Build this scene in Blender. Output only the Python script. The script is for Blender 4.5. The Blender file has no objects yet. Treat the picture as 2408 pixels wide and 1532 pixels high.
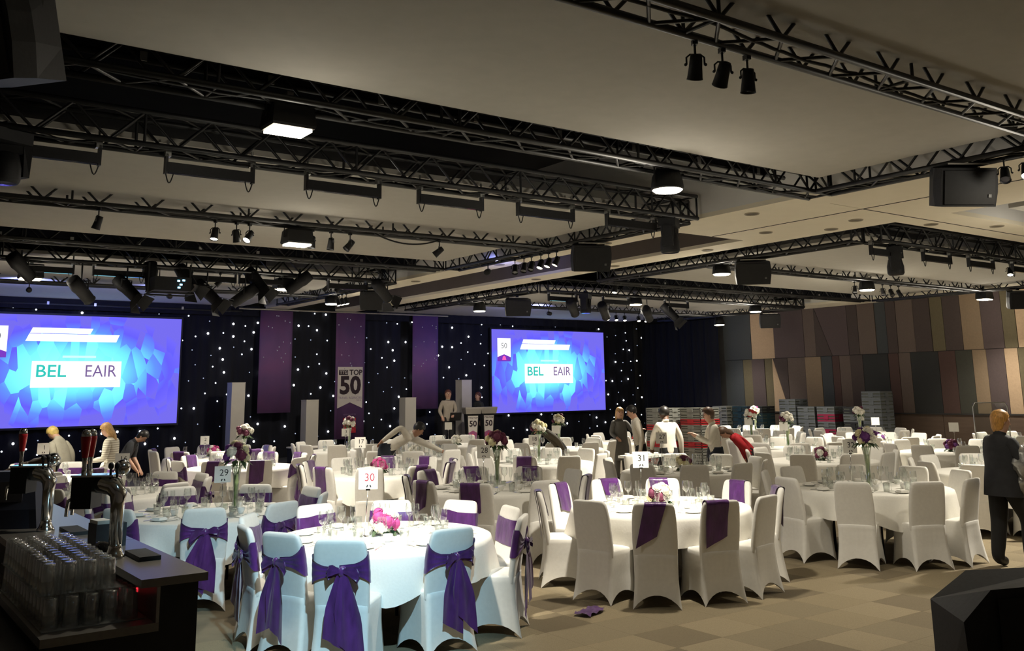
import bpy, bmesh, math, random
from mathutils import Vector, Matrix
from math import sin, cos, pi, radians, hypot, atan2, sqrt
random.seed(7)
SC = bpy.context.scene
COL = SC.collection
# ------------------------------------------------------------------ camera
IMG_W, IMG_H = 2408.0, 1532.0
FPX, PPX, PPY = 2208.4, 1204.0, 493.0        # focal length and principal point of the (cropped) photograph
YAW, PITCH, ROLL, EYE = radians(35.99), radians(10.93), radians(-0.832), 1.95
fw = Vector((sin(YAW)*cos(PITCH), cos(YAW)*cos(PITCH), sin(PITCH)))
rt = Vector((cos(YAW), -sin(YAW), 0)); up = rt.cross(fw)
CR = rt*cos(ROLL) + up*sin(ROLL); CU = -rt*sin(ROLL) + up*cos(ROLL)
cam = bpy.data.cameras.new('camera'); camo = bpy.data.objects.new('camera', cam); COL.objects.link(camo)
M = Matrix.Identity(4)
for i in range(3):
    M[i][0] = CR[i]; M[i][1] = CU[i]; M[i][2] = -fw[i]
M[2][3] = EYE
camo.matrix_world = M
cam.sensor_fit = 'HORIZONTAL'; cam.sensor_width = 36.0; cam.lens = FPX/IMG_W*36.0
cam.shift_y = -(IMG_H/2-PPY)/IMG_W
cam.clip_start = 0.05; cam.clip_end = 200
SC.camera = camo
# ------------------------------------------------------------------ world and exposure
wd = bpy.data.worlds.new('world'); SC.world = wd; wd.use_nodes = True
wd.node_tree.nodes['Background'].inputs[0].default_value = (0.9, 0.85, 0.8, 1)
wd.node_tree.nodes['Background'].inputs[1].default_value = 0.02
SC.view_settings.view_transform = 'Standard'; SC.view_settings.look = 'None'
SC.view_settings.gamma = 1.0; SC.view_settings.use_curve_mapping = False
SC.view_settings.exposure = 0.08
# strengths of the lamps
FLOOD_W = 340.0          # wide spill of each house flood
PIN_W = 1250.0           # tight beam of a flood, aimed at a table
CAN_W = 55.0             # each lit spotlight
ASSUMED_COOL_W = 1150.0            # assumed cool lamp out of view, lighting the chairs of table thirty
WARM = (1.0, 0.92, 0.77); COOL = (0.46, 0.80, 1.0)

def depth_of(x, y, z=0.75):
    return (Vector((x, y, z-EYE))).dot(fw)
def screen(x, y, z=0.75):
    d = Vector((x, y, z-EYE)); k = d.dot(fw)
    return PPX+FPX*d.dot(CR)/k, PPY-FPX*d.dot(CU)/k
# ------------------------------------------------------------------ materials
MATS = {}
def mat(name, col, rough=0.6, metal=0.0, var=0.0, scale=8.0, bump=0.0, sheen=0.0, emit=None, spec=0.5, stretch=None, col2=None, coat=0.0, alpha=None):
    if name in MATS: return MATS[name]
    m = bpy.data.materials.new(name); m.use_nodes = True
    nt = m.node_tree; b = nt.nodes['Principled BSDF']
    b.inputs['Base Color'].default_value = (*col, 1); b.inputs['Roughness'].default_value = rough
    b.inputs['Metallic'].default_value = metal
    b.inputs['Specular IOR Level'].default_value = spec
    if sheen: b.inputs['Sheen Weight'].default_value = sheen
    if coat: b.inputs['Coat Weight'].default_value = coat
    if alpha is not None: b.inputs['Alpha'].default_value = alpha
    tc = nt.nodes.new('ShaderNodeTexCoord'); src = tc.outputs['Object']
    if stretch:
        mp = nt.nodes.new('ShaderNodeMapping'); mp.inputs['Scale'].default_value = stretch
        nt.links.new(src, mp.inputs['Vector']); src = mp.outputs['Vector']
    if var or bump or col2:
        n = nt.nodes.new('ShaderNodeTexNoise'); n.inputs['Scale'].default_value = scale; n.inputs['Detail'].default_value = 5
        nt.links.new(src, n.inputs['Vector'])
        if var or col2:
            r = nt.nodes.new('ShaderNodeValToRGB')
            a = col; c2 = col2 or tuple(min(1, c*(1+var)) for c in col)
            a = a if col2 else tuple(c*(1-var) for c in col)
            r.color_ramp.elements[0].position = 0.3; r.color_ramp.elements[1].position = 0.7
            r.color_ramp.elements[0].color = (*a, 1); r.color_ramp.elements[1].color = (*c2, 1)
            nt.links.new(n.outputs['Fac'], r.inputs['Fac']); nt.links.new(r.outputs['Color'], b.inputs['Base Color'])
        if bump:
            bp = nt.nodes.new('ShaderNodeBump'); bp.inputs['Strength'].default_value = bump; bp.inputs['Distance'].default_value = 0.01
            nt.links.new(n.outputs['Fac'], bp.inputs['Height']); nt.links.new(bp.outputs['Normal'], b.inputs['Normal'])
    if emit:
        b.inputs['Emission Color'].default_value = (*emit[0], 1); b.inputs['Emission Strength'].default_value = emit[1]
    MATS[name] = m
    return m
def thin_glass(name, tint=(0.96, 0.98, 0.97), amt=0.12, rough=0.03):
    if name in MATS: return MATS[name]
    m = bpy.data.materials.new(name); m.use_nodes = True; nt = m.node_tree
    for n in list(nt.nodes): nt.nodes.remove(n)
    o = nt.nodes.new('ShaderNodeOutputMaterial'); mx = nt.nodes.new('ShaderNodeMixShader')
    t = nt.nodes.new('ShaderNodeBsdfTransparent'); t.inputs[0].default_value = (*tint, 1)
    g = nt.nodes.new('ShaderNodeBsdfGlossy'); g.inputs['Roughness'].default_value = rough
    lw = nt.nodes.new('ShaderNodeLayerWeight'); lw.inputs['Blend'].default_value = 0.45
    ad = nt.nodes.new('ShaderNodeMath'); ad.operation = 'MULTIPLY_ADD'; ad.inputs[1].default_value = 0.55; ad.inputs[2].default_value = amt
    nt.links.new(lw.outputs['Facing'], ad.inputs[0]); nt.links.new(ad.outputs[0], mx.inputs[0])
    nt.links.new(t.outputs[0], mx.inputs[1]); nt.links.new(g.outputs[0], mx.inputs[2]); nt.links.new(mx.outputs[0], o.inputs[0])
    MATS[name] = m
    return m
def frosty_glass(name):
    m = thin_glass(name, (.985, .99, .985), .16, .10).copy(); m.name = name+'_mix'; nt = m.node_tree
    out = [n for n in nt.nodes if n.type == 'OUTPUT_MATERIAL'][0]; src = out.inputs[0].links[0].from_socket
    d = nt.nodes.new('ShaderNodeBsdfDiffuse'); d.inputs[0].default_value = (.75, .77, .74, 1)
    mx = nt.nodes.new('ShaderNodeMixShader'); mx.inputs[0].default_value = .05
    nt.links.new(src, mx.inputs[1]); nt.links.new(d.outputs[0], mx.inputs[2]); nt.links.new(mx.outputs[0], out.inputs[0])
    return m
def emis(name, col, s):
    return mat(name, (0.02, 0.02, 0.02), 0.6, emit=(col, s))

FAB = mat('white_stretch_fabric', (0.80, 0.78, 0.73), 0.62, var=0.03, scale=30, bump=0.06, sheen=0.25)
CLOTH = mat('white_table_linen', (0.82, 0.80, 0.74), 0.75, var=0.02, scale=60, bump=0.08)
PUR = mat('purple_satin', (0.082, 0.019, 0.135), 0.30, var=0.35, scale=11, bump=0.55, sheen=0.3, stretch=(1.6, 1.6, .55))
BLK = mat('black_metal', (0.014, 0.014, 0.015), 0.45, var=0.3, scale=12)
BLKP = mat('black_paint', (0.008, 0.008, 0.009), 0.6, var=0.3, scale=20)
SPK = mat('speaker_black', (0.012, 0.012, 0.014), 0.65, var=0.25, scale=40, bump=0.1)
CHROME = mat('chrome', (0.75, 0.75, 0.74), 0.12, 1.0)
STEEL = mat('brushed_steel', (0.45, 0.44, 0.42), 0.33, 0.9, var=0.08, scale=60, stretch=(1, 30, 1))
GLASS = thin_glass('clear_glass')
WATERG = thin_glass('vase_glass', (0.93, 0.97, 0.93), 0.16)
CHINA = mat('white_china', (0.85, 0.84, 0.8), 0.15)
CUT = mat('cutlery_steel', (0.5, 0.5, 0.48), 0.2, 1.0)
CARD = mat('white_card', (0.84, 0.82, 0.76), 0.7, var=0.02, scale=20)
INK = mat('black_ink', (0.02, 0.02, 0.02), 0.7)
LAMP = emis('lamp_lens_warm', (1.0, 0.86, 0.62), 22.0)
LAMPS = emis('small_lamp_lens', (1.0, 0.9, 0.72), 14.0)
LENSOFF = mat('dark_lens', (0.05, 0.05, 0.06), 0.1, coat=0.5)
WOODD = mat('dark_wood', (0.05, 0.032, 0.02), 0.5, var=0.3, scale=6, stretch=(1, 12, 1))
STEM = mat('green_stem', (0.16, 0.3, 0.06), 0.6, var=0.3, scale=20)
LEAF = mat('dark_leaf', (0.035, 0.07, 0.025), 0.55, var=0.4, scale=20)
# ------------------------------------------------------------------ mesh builder
KIDS = {}
class MB:
    def __init__(s): s.v = []; s.f = []; s.mi = []; s.cur = 0
    def add(s, vs, fs):
        o = len(s.v); s.v += [tuple(v) for v in vs]
        for f in fs: s.f.append(tuple(i+o for i in f)); s.mi.append(s.cur)
        return s
    def box(s, c, d, R=None):
        x, y, z = d[0]/2, d[1]/2, d[2]/2
        P = [Vector((a*x, b*y, e*z)) for a in (-1, 1) for b in (-1, 1) for e in (-1, 1)]
        if R is not None: P = [R @ p for p in P]
        c = Vector(c)
        return s.add([p+c for p in P], [(0, 1, 3, 2), (4, 6, 7, 5), (0, 4, 5, 1), (2, 3, 7, 6), (0, 2, 6, 4), (1, 5, 7, 3)])
    def bbox(s, x0, x1, y0, y1, z0, z1):
        return s.box(((x0+x1)/2, (y0+y1)/2, (z0+z1)/2), (x1-x0, y1-y0, z1-z0))
    def tube(s, pts, r, n=8, caps=True, rs=None):
        pts = [Vector(p) for p in pts]; m = len(pts); V = []; F = []
        ref = None
        for i, p in enumerate(pts):
            t = (pts[min(i+1, m-1)]-pts[max(i-1, 0)])
            if t.length < 1e-9: t = Vector((0, 0, 1))
            t.normalize()
            if ref is None:
                ref = t.orthogonal().normalized()
            else:
                ref = (ref - t*ref.dot(t))
                ref = ref.normalized() if ref.length > 1e-6 else t.orthogonal().normalized()
            b = t.cross(ref); rr = rs[i] if rs else r
            for k in range(n):
                a = 2*pi*k/n; V.append(p+(ref*cos(a)+b*sin(a))*rr)
        for i in range(m-1):
            for k in range(n):
                F.append((i*n+k, i*n+(k+1) % n, (i+1)*n+(k+1) % n, (i+1)*n+k))
        if caps: F.append(tuple(range(n-1, -1, -1))); F.append(tuple((m-1)*n+k for k in range(n)))
        return s.add(V, F)
    def lathe(s, prof, n=16, o=(0, 0, 0), caps=True, R=None):
        V = []; F = []; o = Vector(o)
        for r, z in prof:
            for k in range(n):
                a = 2*pi*k/n; p = Vector((r*cos(a), r*sin(a), z))
                V.append((R @ p if R is not None else p)+o)
        m = len(prof)
        for i in range(m-1):
            for k in range(n): F.append((i*n+k, i*n+(k+1) % n, (i+1)*n+(k+1) % n, (i+1)*n+k))
        if caps:
            F.append(tuple(range(n-1, -1, -1))); F.append(tuple((m-1)*n+k for k in range(n)))
        return s.add(V, F)
    def loft(s, rings, close=True, caps=True):
        n = len(rings[0]); V = [p for r in rings for p in r]; F = []
        for i in range(len(rings)-1):
            for k in range(n if close else n-1):
                F.append((i*n+k, i*n+(k+1) % n, (i+1)*n+(k+1) % n, (i+1)*n+k))
        if caps and close:
            F.append(tuple(range(n-1, -1, -1))); F.append(tuple((len(rings)-1)*n+k for k in range(n)))
        return s.add(V, F)
    def ell(s, c, r, nu=10, nv=6, R=None, wob=0.0, rnd=None):
        c = Vector(c); V = []; F = []
        for j in range(nv+1):
            ph = pi*j/nv
            for i in range(nu):
                a = 2*pi*i/nu; w = 1+(rnd.uniform(-wob, wob) if rnd and 0 < j < nv else 0)
                p = Vector((r[0]*sin(ph)*cos(a)*w, r[1]*sin(ph)*sin(a)*w, r[2]*cos(ph)*w))
                V.append((R @ p if R is not None else p)+c)
        for j in range(nv):
            for i in range(nu): F.append((j*nu+i, (j+1)*nu+i, (j+1)*nu+(i+1) % nu, j*nu+(i+1) % nu))
        return s.add(V, F)
    def prism(s, poly, z0, z1, fn=None):
        n = len(poly)
        V = [(x, y, z0) for x, y in poly]+[(x, y, z1) for x, y in poly]
        if fn: V = [fn(*p) for p in V]
        F = [tuple(range(n-1, -1, -1)), tuple(range(n, 2*n))]+[(i, (i+1) % n, n+(i+1) % n, n+i) for i in range(n)]
        return s.add(V, F)
    def mesh(s, name, m, smooth=False):
        me = bpy.data.meshes.new(name); me.from_pydata(s.v, [], s.f)
        for q in (m if isinstance(m, (list, tuple)) else [m]): me.materials.append(q)
        if any(s.mi): me.polygons.foreach_set('material_index', s.mi)
        bm = bmesh.new(); bm.from_mesh(me)
        bmesh.ops.remove_doubles(bm, verts=bm.verts, dist=1e-5)
        bmesh.ops.recalc_face_normals(bm, faces=bm.faces)
        bm.to_mesh(me); bm.free()
        if smooth: me.polygons.foreach_set('use_smooth', [True]*len(me.polygons))
        me.update()
        return me
    def build(s, name, m, parent=None, smooth=False, loc=None):
        return link(name, s.mesh(name, m, smooth), parent, loc)
def link(name, me, parent=None, loc=None, rz=0, R=None):
    o = bpy.data.objects.new(name, me); COL.objects.link(o)
    if parent is not None: o.parent = parent; KIDS.setdefault(parent.name, []).append(o)
    if loc is not None: o.location = loc
    if rz: o.rotation_euler.z = rz
    if R is not None: o.rotation_euler = R.to_euler()
    return o
def smooth_by_angle(me, deg=40):
    me.polygons.foreach_set('use_smooth', [True]*len(me.polygons))
    bm = bmesh.new(); bm.from_mesh(me)
    for e in bm.edges:
        if len(e.link_faces) == 2 and e.calc_face_angle(0) > radians(deg): e.smooth = False
    bm.to_mesh(me); bm.free()
def tag(o, label=None, cat=None, group=None, kind=None):
    if label: o['label'] = label
    if cat: o['category'] = cat
    if group: o['group'] = group
    if kind: o['kind'] = kind
    return o
def thing(name, label, cat, loc=(0, 0, 0), rz=0, group=None):
    o = bpy.data.objects.new(name, None); COL.objects.link(o); o.empty_display_size = 0.1
    o.location = loc; o.rotation_euler.z = rz
    return tag(o, label, cat, group)
def struct(name, mb, m, parent=None, smooth=False):
    o = mb.build(name, m, parent, smooth)
    if parent is None: o['kind'] = 'structure'
    return o
def copy_tree(o, parent=None):
    c = o.copy(); COL.objects.link(c)
    if parent is not None: c.parent = parent; KIDS.setdefault(parent.name, []).append(c)
    for ch in list(KIDS.get(o.name, [])): copy_tree(ch, c)
    return c
_txt = {}
def text_mesh(body, size=1.0, bold=0.0, align='CENTER', depth=0.0):
    key = (body, size, bold, align, depth)
    if key in _txt: return _txt[key]
    cu = bpy.data.curves.new('lettering', 'FONT'); cu.body = body; cu.size = size; cu.align_x = align; cu.align_y = 'CENTER'
    cu.offset = bold; cu.extrude = depth; cu.resolution_u = 3
    o = bpy.data.objects.new('lettering_tmp', cu); COL.objects.link(o)
    dg = bpy.context.evaluated_depsgraph_get(); dg.update()
    me = bpy.data.meshes.new_from_object(o.evaluated_get(dg))
    bpy.data.objects.remove(o); bpy.data.curves.remove(cu)
    _txt[key] = me
    return me
def lettering(body, size, m, parent, loc, rot, bold=0.0, align='CENTER', sx=1.0):
    me = text_mesh(body, size, bold, align).copy(); me.materials.clear(); me.materials.append(m)
    o = link('lettering', me, parent, loc); o.rotation_euler = rot; o.scale = (sx, 1, 1)
    return o
NUMW = {'30': 'thirty', '31': 'thirty-one', '32': 'thirty-two', '29': 'twenty-nine', '28': 'twenty-eight', '27': 'twenty-seven', '16': 'sixteen', '17': 'seventeen', '18': 'eighteen', '14': 'fourteen', '13': 'thirteen', '1': 'one', '2': 'two', '3': 'three'}
def ordinal(i): return ['first', 'second', 'third', 'fourth', 'fifth', 'sixth', 'seventh', 'eighth', 'ninth', 'tenth', 'eleventh', 'twelfth', 'thirteenth', 'fourteenth', 'fifteenth', 'sixteenth'][i]
# ------------------------------------------------------------------ the room shell
ZB, ZS, ZT, ZR = 4.20, 4.22, 4.10, 5.60          # bulkhead soffit, ceiling strips, truss underside, roof void
XR, YBK, XL, YF = 23.35, 24.40, -7.0, -5.0       # right wall, back wall, left wall, front wall
FLOOR = mat('carpet_base', (0.20, 0.16, 0.10), 0.95, var=0.16, scale=3, bump=0.3)
fl = MB().bbox(XL, XR+0.3, YF, YBK+0.6, -0.1, 0.0)
floor = struct('floor', fl, FLOOR)
tiles = [mat('carpet_tile_%s' % n, c, 0.95, var=0.10, scale=90, bump=0.4) for n, c in
         (('sand', (0.235, 0.188, 0.112)), ('taupe', (0.205, 0.165, 0.10)), ('umber', (0.165, 0.130, 0.078)), ('beige', (0.255, 0.205, 0.125)))]
tms = []
for tmm in tiles:
    b = MB(); e = 0.2498
    b.add([(-e, -e, 0), (e, -e, 0), (e, e, 0), (-e, e, 0), (-e+.001, -e+.001, .002), (e-.001, -e+.001, .002), (e-.001, e-.001, .002), (-e+.001, e-.001, .002)],
          [(0, 1, 5, 4), (1, 2, 6, 5), (2, 3, 7, 6), (3, 0, 4, 7), (4, 5, 6, 7)])
    tms.append(b.mesh('carpet_tile', tmm))
rt_ = random.Random(3); seen_tiles = 0
for ix in range(2, 30):
    for iy in range(4, 16):
        x, y = ix*0.5+0.25, iy*0.5+0.25
        u, v = screen(x, y, 0)
        if not (-60 < u < 2470 and 1150 < v < 1600) or depth_of(x, y, 0) < 4 or (x < 1.7 and y > 4.5): continue
        if seen_tiles >= 292: continue
        seen_tiles += 1
        # laid in staggered bands, one dark tile in two or three
        k = rt_.choice([0, 0, 1, 3] if (ix+iy*2) % 3 else [2, 2, 1])
        link('tile', tms[k], floor, (x, y, 0.0))
PLASTER = mat('painted_plaster', (0.62, 0.57, 0.48), 0.85, var=0.03, scale=5)
SOFFIT = mat('cream_soffit_paint', (0.80, 0.73, 0.58), 0.85, var=0.02, scale=4)
VOID = mat('black_roof_void', (0.012, 0.012, 0.013), 0.9, var=0.3, scale=3)
STRIP = mat('ceiling_strip_fabric', (0.46, 0.44, 0.39), 0.9, var=0.03, scale=6, bump=0.05)
DARKW = mat('dark_wall_paint', (0.03, 0.028, 0.027), 0.85, var=0.2, scale=3)
# walls
struct('wall_back', MB().bbox(XL, XR+0.3, YBK+0.3, YBK+0.6, 0, ZR), DARKW)
struct('wall_left', MB().bbox(XL-0.2, XL, YF, YBK+0.6, 0, ZR), PLASTER)
struct('wall_front', MB().bbox(XL, XR+0.3, YF-0.2, YF, 0, ZR), PLASTER)
wr = struct('wall_right', MB().bbox(XR+0.05, XR+0.3, YF, YBK+0.6, 0, ZR), DARKW)
# acoustic panels of the right wall: (y edge pixel columns were measured, metres here)
PC = {'slate': (0.050, 0.056, 0.060), 'tan': (0.44, 0.315, 0.205), 'dark': (0.062, 0.046, 0.042), 'brown': (0.118, 0.088, 0.074), 'olive': (0.120, 0.100, 0.058),
      'plum': (0.085, 0.062, 0.062), 'black': (0.026, 0.027, 0.027), 'rust': (0.072, 0.040, 0.034), 'sandy': (0.235, 0.170, 0.110), 'moss': (0.046, 0.046, 0.036)}
PM = {k: mat('wall_panel_'+k, c, 0.9, var=0.06, scale=25, bump=0.1) for k, c in PC.items()}
def py_of(u, v=850):      # wall position of a measured picture column
    d = fw + CR*(u-PPX)/FPX - CU*(v-PPY)/FPX
    return d.y*XR/d.x
rp = random.Random(5)
def wall_panel(yt0, yt1, yb0, yb1, z0, z1, k):
    t = rp.choice((0.018, 0.026, 0.034)); g = 0.006
    b = MB(); x0 = XR+0.05; x1 = XR+0.05-t
    P = [(yt0-g, z1-g), (yt1+g, z1-g), (yb1+g, z0+g), (yb0-g, z0+g)]
    b.add([(x0, y, z) for y, z in P]+[(x1, y, z) for y, z in P], [(4, 5, 6, 7), (0, 1, 5, 4), (1, 2, 6, 5), (2, 3, 7, 6), (3, 0, 4, 7)])
    b.build('panel', PM[k], wr)
ZM, ZD = 2.80, 1.22
def row(edges, z0, z1, skew={}):
    ys = [py_of(u) for u, _ in edges]
    for i in range(len(edges)-1):
        a, c = ys[i], ys[i+1]; b0, b1 = skew.get(i, (0, 0))
        wall_panel(a, c, a-b0, c-b1, z0, z1, edges[i][1])
row([(1703, 'slate'), (1768, 'tan'), (1822, 'plum'), (1893, 'brown'), (1920, 'dark'), (1921.5, 'plum'), (1998, 'dark'), (2023, 'brown'), (2064, 'slate'), (2090, 'dark'), (2114, 'brown'), (2156, 'dark'),
     (2196, 'olive'), (2226, 'dark'), (2268, 'sandy'), (2316, 'plum'), (2366, 'olive'), (2398, 'tan'), (2450, 'dark'), (2520, 'brown'), (2600, 'plum'), (2700, 'tan'), (2800, 'dark')], ZM, ZB,
    {4: (0, 0.52), 5: (0.52, 0)})
row([(1703, 'slate'), (1745, 'olive'), (1766, 'plum'), (1796, 'olive'), (1814, 'tan'), (1816, 'dark'), (1850, 'brown'), (1891, 'sandy'), (1929, 'slate'), (1955, 'rust'), (1972, 'brown'), (1998, 'dark'), (2028, 'black'),
     (2088, 'rust'), (2112, 'brown'), (2140, 'black'), (2206, 'rust'), (2246, 'moss'), (2286, 'sandy'), (2319, 'plum'), (2362, 'tan'), (2394, 'olive'), (2450, 'dark'), (2520, 'brown'), (2600, 'plum'), (2700, 'tan'), (2800, 'dark')], ZD, ZM,
    {4: (0, 0.50), 5: (0.50, 0)})
DADO = mat('dado_brown', (0.105, 0.070, 0.050), 0.7, var=0.12, scale=2, stretch=(1, 1, 8))
yy = py_of(1703)
while yy > -4:
    MB().bbox(XR+0.02, XR+0.05, yy-1.19, yy, 0.12, ZD-0.03).build('panel', DADO, wr); yy -= 1.2
struct('trim_1', MB().bbox(XR-0.005, XR+0.05, -4, py_of(1703), ZD-0.03, ZD+0.005), DARKW)
struct('baseboard_right', MB().bbox(XR+0.0, XR+0.05, -4, 20.6, 0, 0.12), DARKW)
# roof above everything, black
struct('ceiling', MB().bbox(XL-0.2, XR+0.3, YF, YBK+0.6, ZR, ZR+0.1), VOID)
# recess (bay) openings in the cream soffit, and the soffit pieces between them
def soffit(name, x0, x1, y0, y1):
    return struct(name, MB().bbox(x0, x1, y0, y1, ZB, ZB+0.06), SOFFIT)
soff = soffit('ceiling_soffit', 9.40, 10.02, -4.9, 24.2)
def sof(x0, x1, y0, y1):
    return MB().bbox(x0, x1, y0, y1, ZB, ZB+0.06).build('panel', SOFFIT, soff)
sof(11.42, 12.0, 9.6, 24.2)                # beyond the dark slot
sof(10.02, 12.0, 7.012, 9.6)               # in front of the slot, up to the joint
sof(10.02, 10.69, -4.9, 7.0); sof(10.71, 12.0, -4.9, 7.0)
sof(12.0, 22.4, 7.012, 7.36); sof(12.0, 22.4, 6.55, 7.0)
sof(22.4, XR+0.05, -4.9, 20.6); 
JOINT = mat('joint_black', (0.015, 0.012, 0.008), 0.9)
struct('trim_2', MB().bbox(10.69, 10.712, -4.9, 9.58, ZB-0.004, ZB+0.02).bbox(10.70, 22.4, 6.998, 7.014, ZB-0.004, ZB+0.02), JOINT)
# the dark slot in the soffit with its wall track
SLOT = mat('slot_grey_brown', (0.13, 0.105, 0.09), 0.8, var=0.05, scale=3)
slot = struct('ceiling_slot', MB().bbox(10.02, 11.42, 9.6, 24.2, ZB+0.34, ZB+0.38)
              .bbox(10.0, 10.03, 9.6, 24.2, ZB+0.055, ZB+0.36).bbox(11.41, 11.44, 9.6, 24.2, ZB+0.055, ZB+0.36).bbox(10.02, 11.42, 9.57, 9.60, ZB+0.055, ZB+0.36), SLOT)
MB().bbox(10.66, 10.72, 9.62, 24.2, ZB+0.22, ZB+0.34).build('wall_track', JOINT, slot)
# upstands of the recesses
UPS = mat('upstand_grey_paint', (0.72, 0.70, 0.66), 0.85, var=0.03, scale=3)
struct('wall_upstand', MB().bbox(9.40, 9.46, -4.9, 24.3, ZB+0.06, ZR), UPS)
struct('wall_upstand_bay', MB().bbox(11.94, 12.0, 7.36, 24.3, ZB+0.06, ZR).bbox(12.0, 22.4, 7.30, 7.36, ZB+0.06, ZR).bbox(22.4, 22.46, 7.36, 24.3, ZB+0.06, ZR), UPS)
struct('wall_upstand_side', MB().bbox(11.94, 12.0, -4.9, 6.55, ZB+0.06, ZR).bbox(12.0, 22.4, 6.55, 6.61, ZB+0.06, ZR), UPS)
# ceiling strips: long boards along x, each lapping the next by a small step
def strips(name, x0, x1, y0, y1, w=0.6):
    root = bpy.data.objects.new(name, None); COL.objects.link(root); root['kind'] = 'structure'
    n = max(1, round((y1-y0)/w)); w = (y1-y0)/n
    b = MB(); b.add([(x0, -w/2-.01, 0.006), (x1, -w/2-.01, 0.006), (x1, w/2, 0.0), (x0, w/2, 0.0), (x0, -w/2-.01, 0.06), (x1, -w/2-.01, 0.06), (x1, w/2, 0.06), (x0, w/2, 0.06)],
                    [(0, 3, 2, 1), (4, 5, 6, 7), (0, 1, 5, 4), (1, 2, 6, 5), (2, 3, 7, 6), (3, 0, 4, 7)])
    me = b.mesh('ceiling_plank', STRIP)
    for i in range(n): link('plank', me, root, (0, y0+w*(i+0.5), ZS))
    return root
strips('ceiling_near', -6.9, 8.72, -4.8, 6.22)
strips('ceiling_middle', -6.9, 8.72, 8.60, 14.08)
strips('ceiling_far', -6.9, 8.72, 16.58, 24.25)
strips('ceiling_side_middle', 12.75, 22.1, 8.42, 14.08)
strips('ceiling_side_far', 12.75, 22.1, 16.58, 24.25)
strips('ceiling_side_near', 12.45, 22.3, -4.0, 6.0)
# recessed downlights and sprinkler roses in the soffit
DL = mat('downlight_trim', (0.33, 0.28, 0.2), 0.5)
DLB = mat('downlight_baffle', (0.10, 0.08, 0.05), 0.6)
dl = [(9.72, y) for y in (5.2, 8.0, 10.9, 13.8, 16.8)]+[(11.7, y) for y in (8.2, 10.6, 12.9, 15.3)]+[(11.1, 8.9), (11.35, 7.55), (12.6, 7.18), (13.6, 6.75), (10.3, 5.6)]
for i, (x, y) in enumerate(dl):
    o = MB().lathe([(0.085, 0), (0.095, -0.012), (0.10, 0.0)], 20, (0, 0, 0), caps=False).build('recessed_downlight', DL, None, True, (x, y, ZB-0.001))
    tag(o, 'unlit round recessed downlight in the cream ceiling beam', 'ceiling light', 'unlit recessed downlights in the cream beams')
    MB().lathe([(0.086, 0), (0.001, 0.0005)], 20, caps=False).build('baffle', DLB, o, False, (0, 0, -0.002))
DV = thing('air_diffuser', 'square white air diffuser hanging in the black ceiling gap', 'air vent', (4.75, 7.55, 4.75))
MB().box((0, 0, 0), (0.36, 0.36, 0.05)).build('plate', STRIP, DV); MB().box((0, 0, -0.03), (0.22, 0.22, 0.02)).build('core', PLASTER, DV)
MB().tube([(0, 0, 0), (0, 0, 0.84)], 0.06, 10).build('duct', BLKP, DV)
# stage and black drapes
STAGE = mat('stage_carpet_black', (0.012, 0.012, 0.016), 0.9, var=0.3, scale=20)
struct('floor_stage', MB().bbox(7.8, 17.4, 21.9, 24.35, 0.002, 0.30), STAGE)
DRAPE = mat('navy_black_drape', (0.003, 0.0035, 0.009), 0.95, var=0.3, scale=2, stretch=(6, 6, 0.3))
def drape_wall(x0, y0, x1, y1, z0, z1, fold=0.035, pitch=0.28):
    L = hypot(x1-x0, y1-y0); n = max(4, int(L/pitch*4)); b = MB(); V = []; F = []
    nx, ny = -(y1-y0)/L, (x1-x0)/L
    for i in range(n+1):
        t = i/n; o = fold*sin(t*L/pitch*2*pi)+0.4*fold*sin(t*L/pitch*3.3)
        for z in (z0, z1): V.append((x0+(x1-x0)*t+nx*o, y0+(y1-y0)*t+ny*o, z))
    for i in range(n): F.append((2*i, 2*i+2, 2*i+3, 2*i+1))
    return b.add(V, F)
sc_ = drape_wall(-2.0, YBK+0.03, 22.95, YBK+0.03, 0.0, 4.25)
starcloth = sc_.build('star_cloth', DRAPE, None, True)
tag(starcloth, 'black star cloth with scattered white pinpoint lights along the back wall', 'curtain')
sd = drape_wall(XR-0.15, YBK-0.1, XR-0.15, py_of(1703)+0.02, 0.0, 4.15).build('black_drape', DRAPE, None, True)
tag(sd, 'plain black drape beside the patterned right wall panels', 'curtain')
vl = drape_wall(-2, 24.12, 9.2, 24.12, 3.98, 4.235, 0.02).build('black_valance', DRAPE, None, True)
tag(vl, 'narrow black valance above the large left screen', 'valance')
vl2 = drape_wall(12.3, 24.12, 22.3, 24.12, 3.98, 4.235, 0.02).build('black_valance', DRAPE, None, True)
tag(vl2, 'narrow black valance above the smaller right screen', 'valance')
STAR = [emis('star_led_bright', (0.95, 0.97, 1.0), 7.0), emis('star_led_soft', (0.8, 0.88, 1.0), 2.6), emis('star_led_dim', (0.6, 0.7, 0.95), 0.7)]
sm = [MB().ell((0, 0, 0), (r, 0.02, r), 8, 4).mesh('star_led', STAR[i], True) for i, r in enumerate((0.029, 0.021, 0.016))]
rs_ = random.Random(11); pts = []; tries = 0
while len(pts) < 292 and tries < 20000:
    tries += 1
    x = rs_.uniform(2.6, 23.4); z = rs_.uniform(0.55, 4.15)
    if x < 7.3 and 1.2 < z < 3.9: continue
    if 16.7 < x < 21.5 and 1.2 < z < 3.95: continue
    if any(hypot(x-a, z-c) < 0.27 for a, c in pts): continue
    pts.append((x, z))
for x, z in pts:
    k = rs_.choices((0, 1, 2), (3, 4, 4))[0]
    link('led', sm[k], starcloth, (x, YBK-0.03, z))
rail = MB().tube([(8.6, 24.0, 4.16), (15.0, 24.0, 4.17)], 0.025, 8).build('banner_rail', STEEL)
tag(rail, 'thin metal rail carrying the purple banners above the stage', 'rail')
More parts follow.
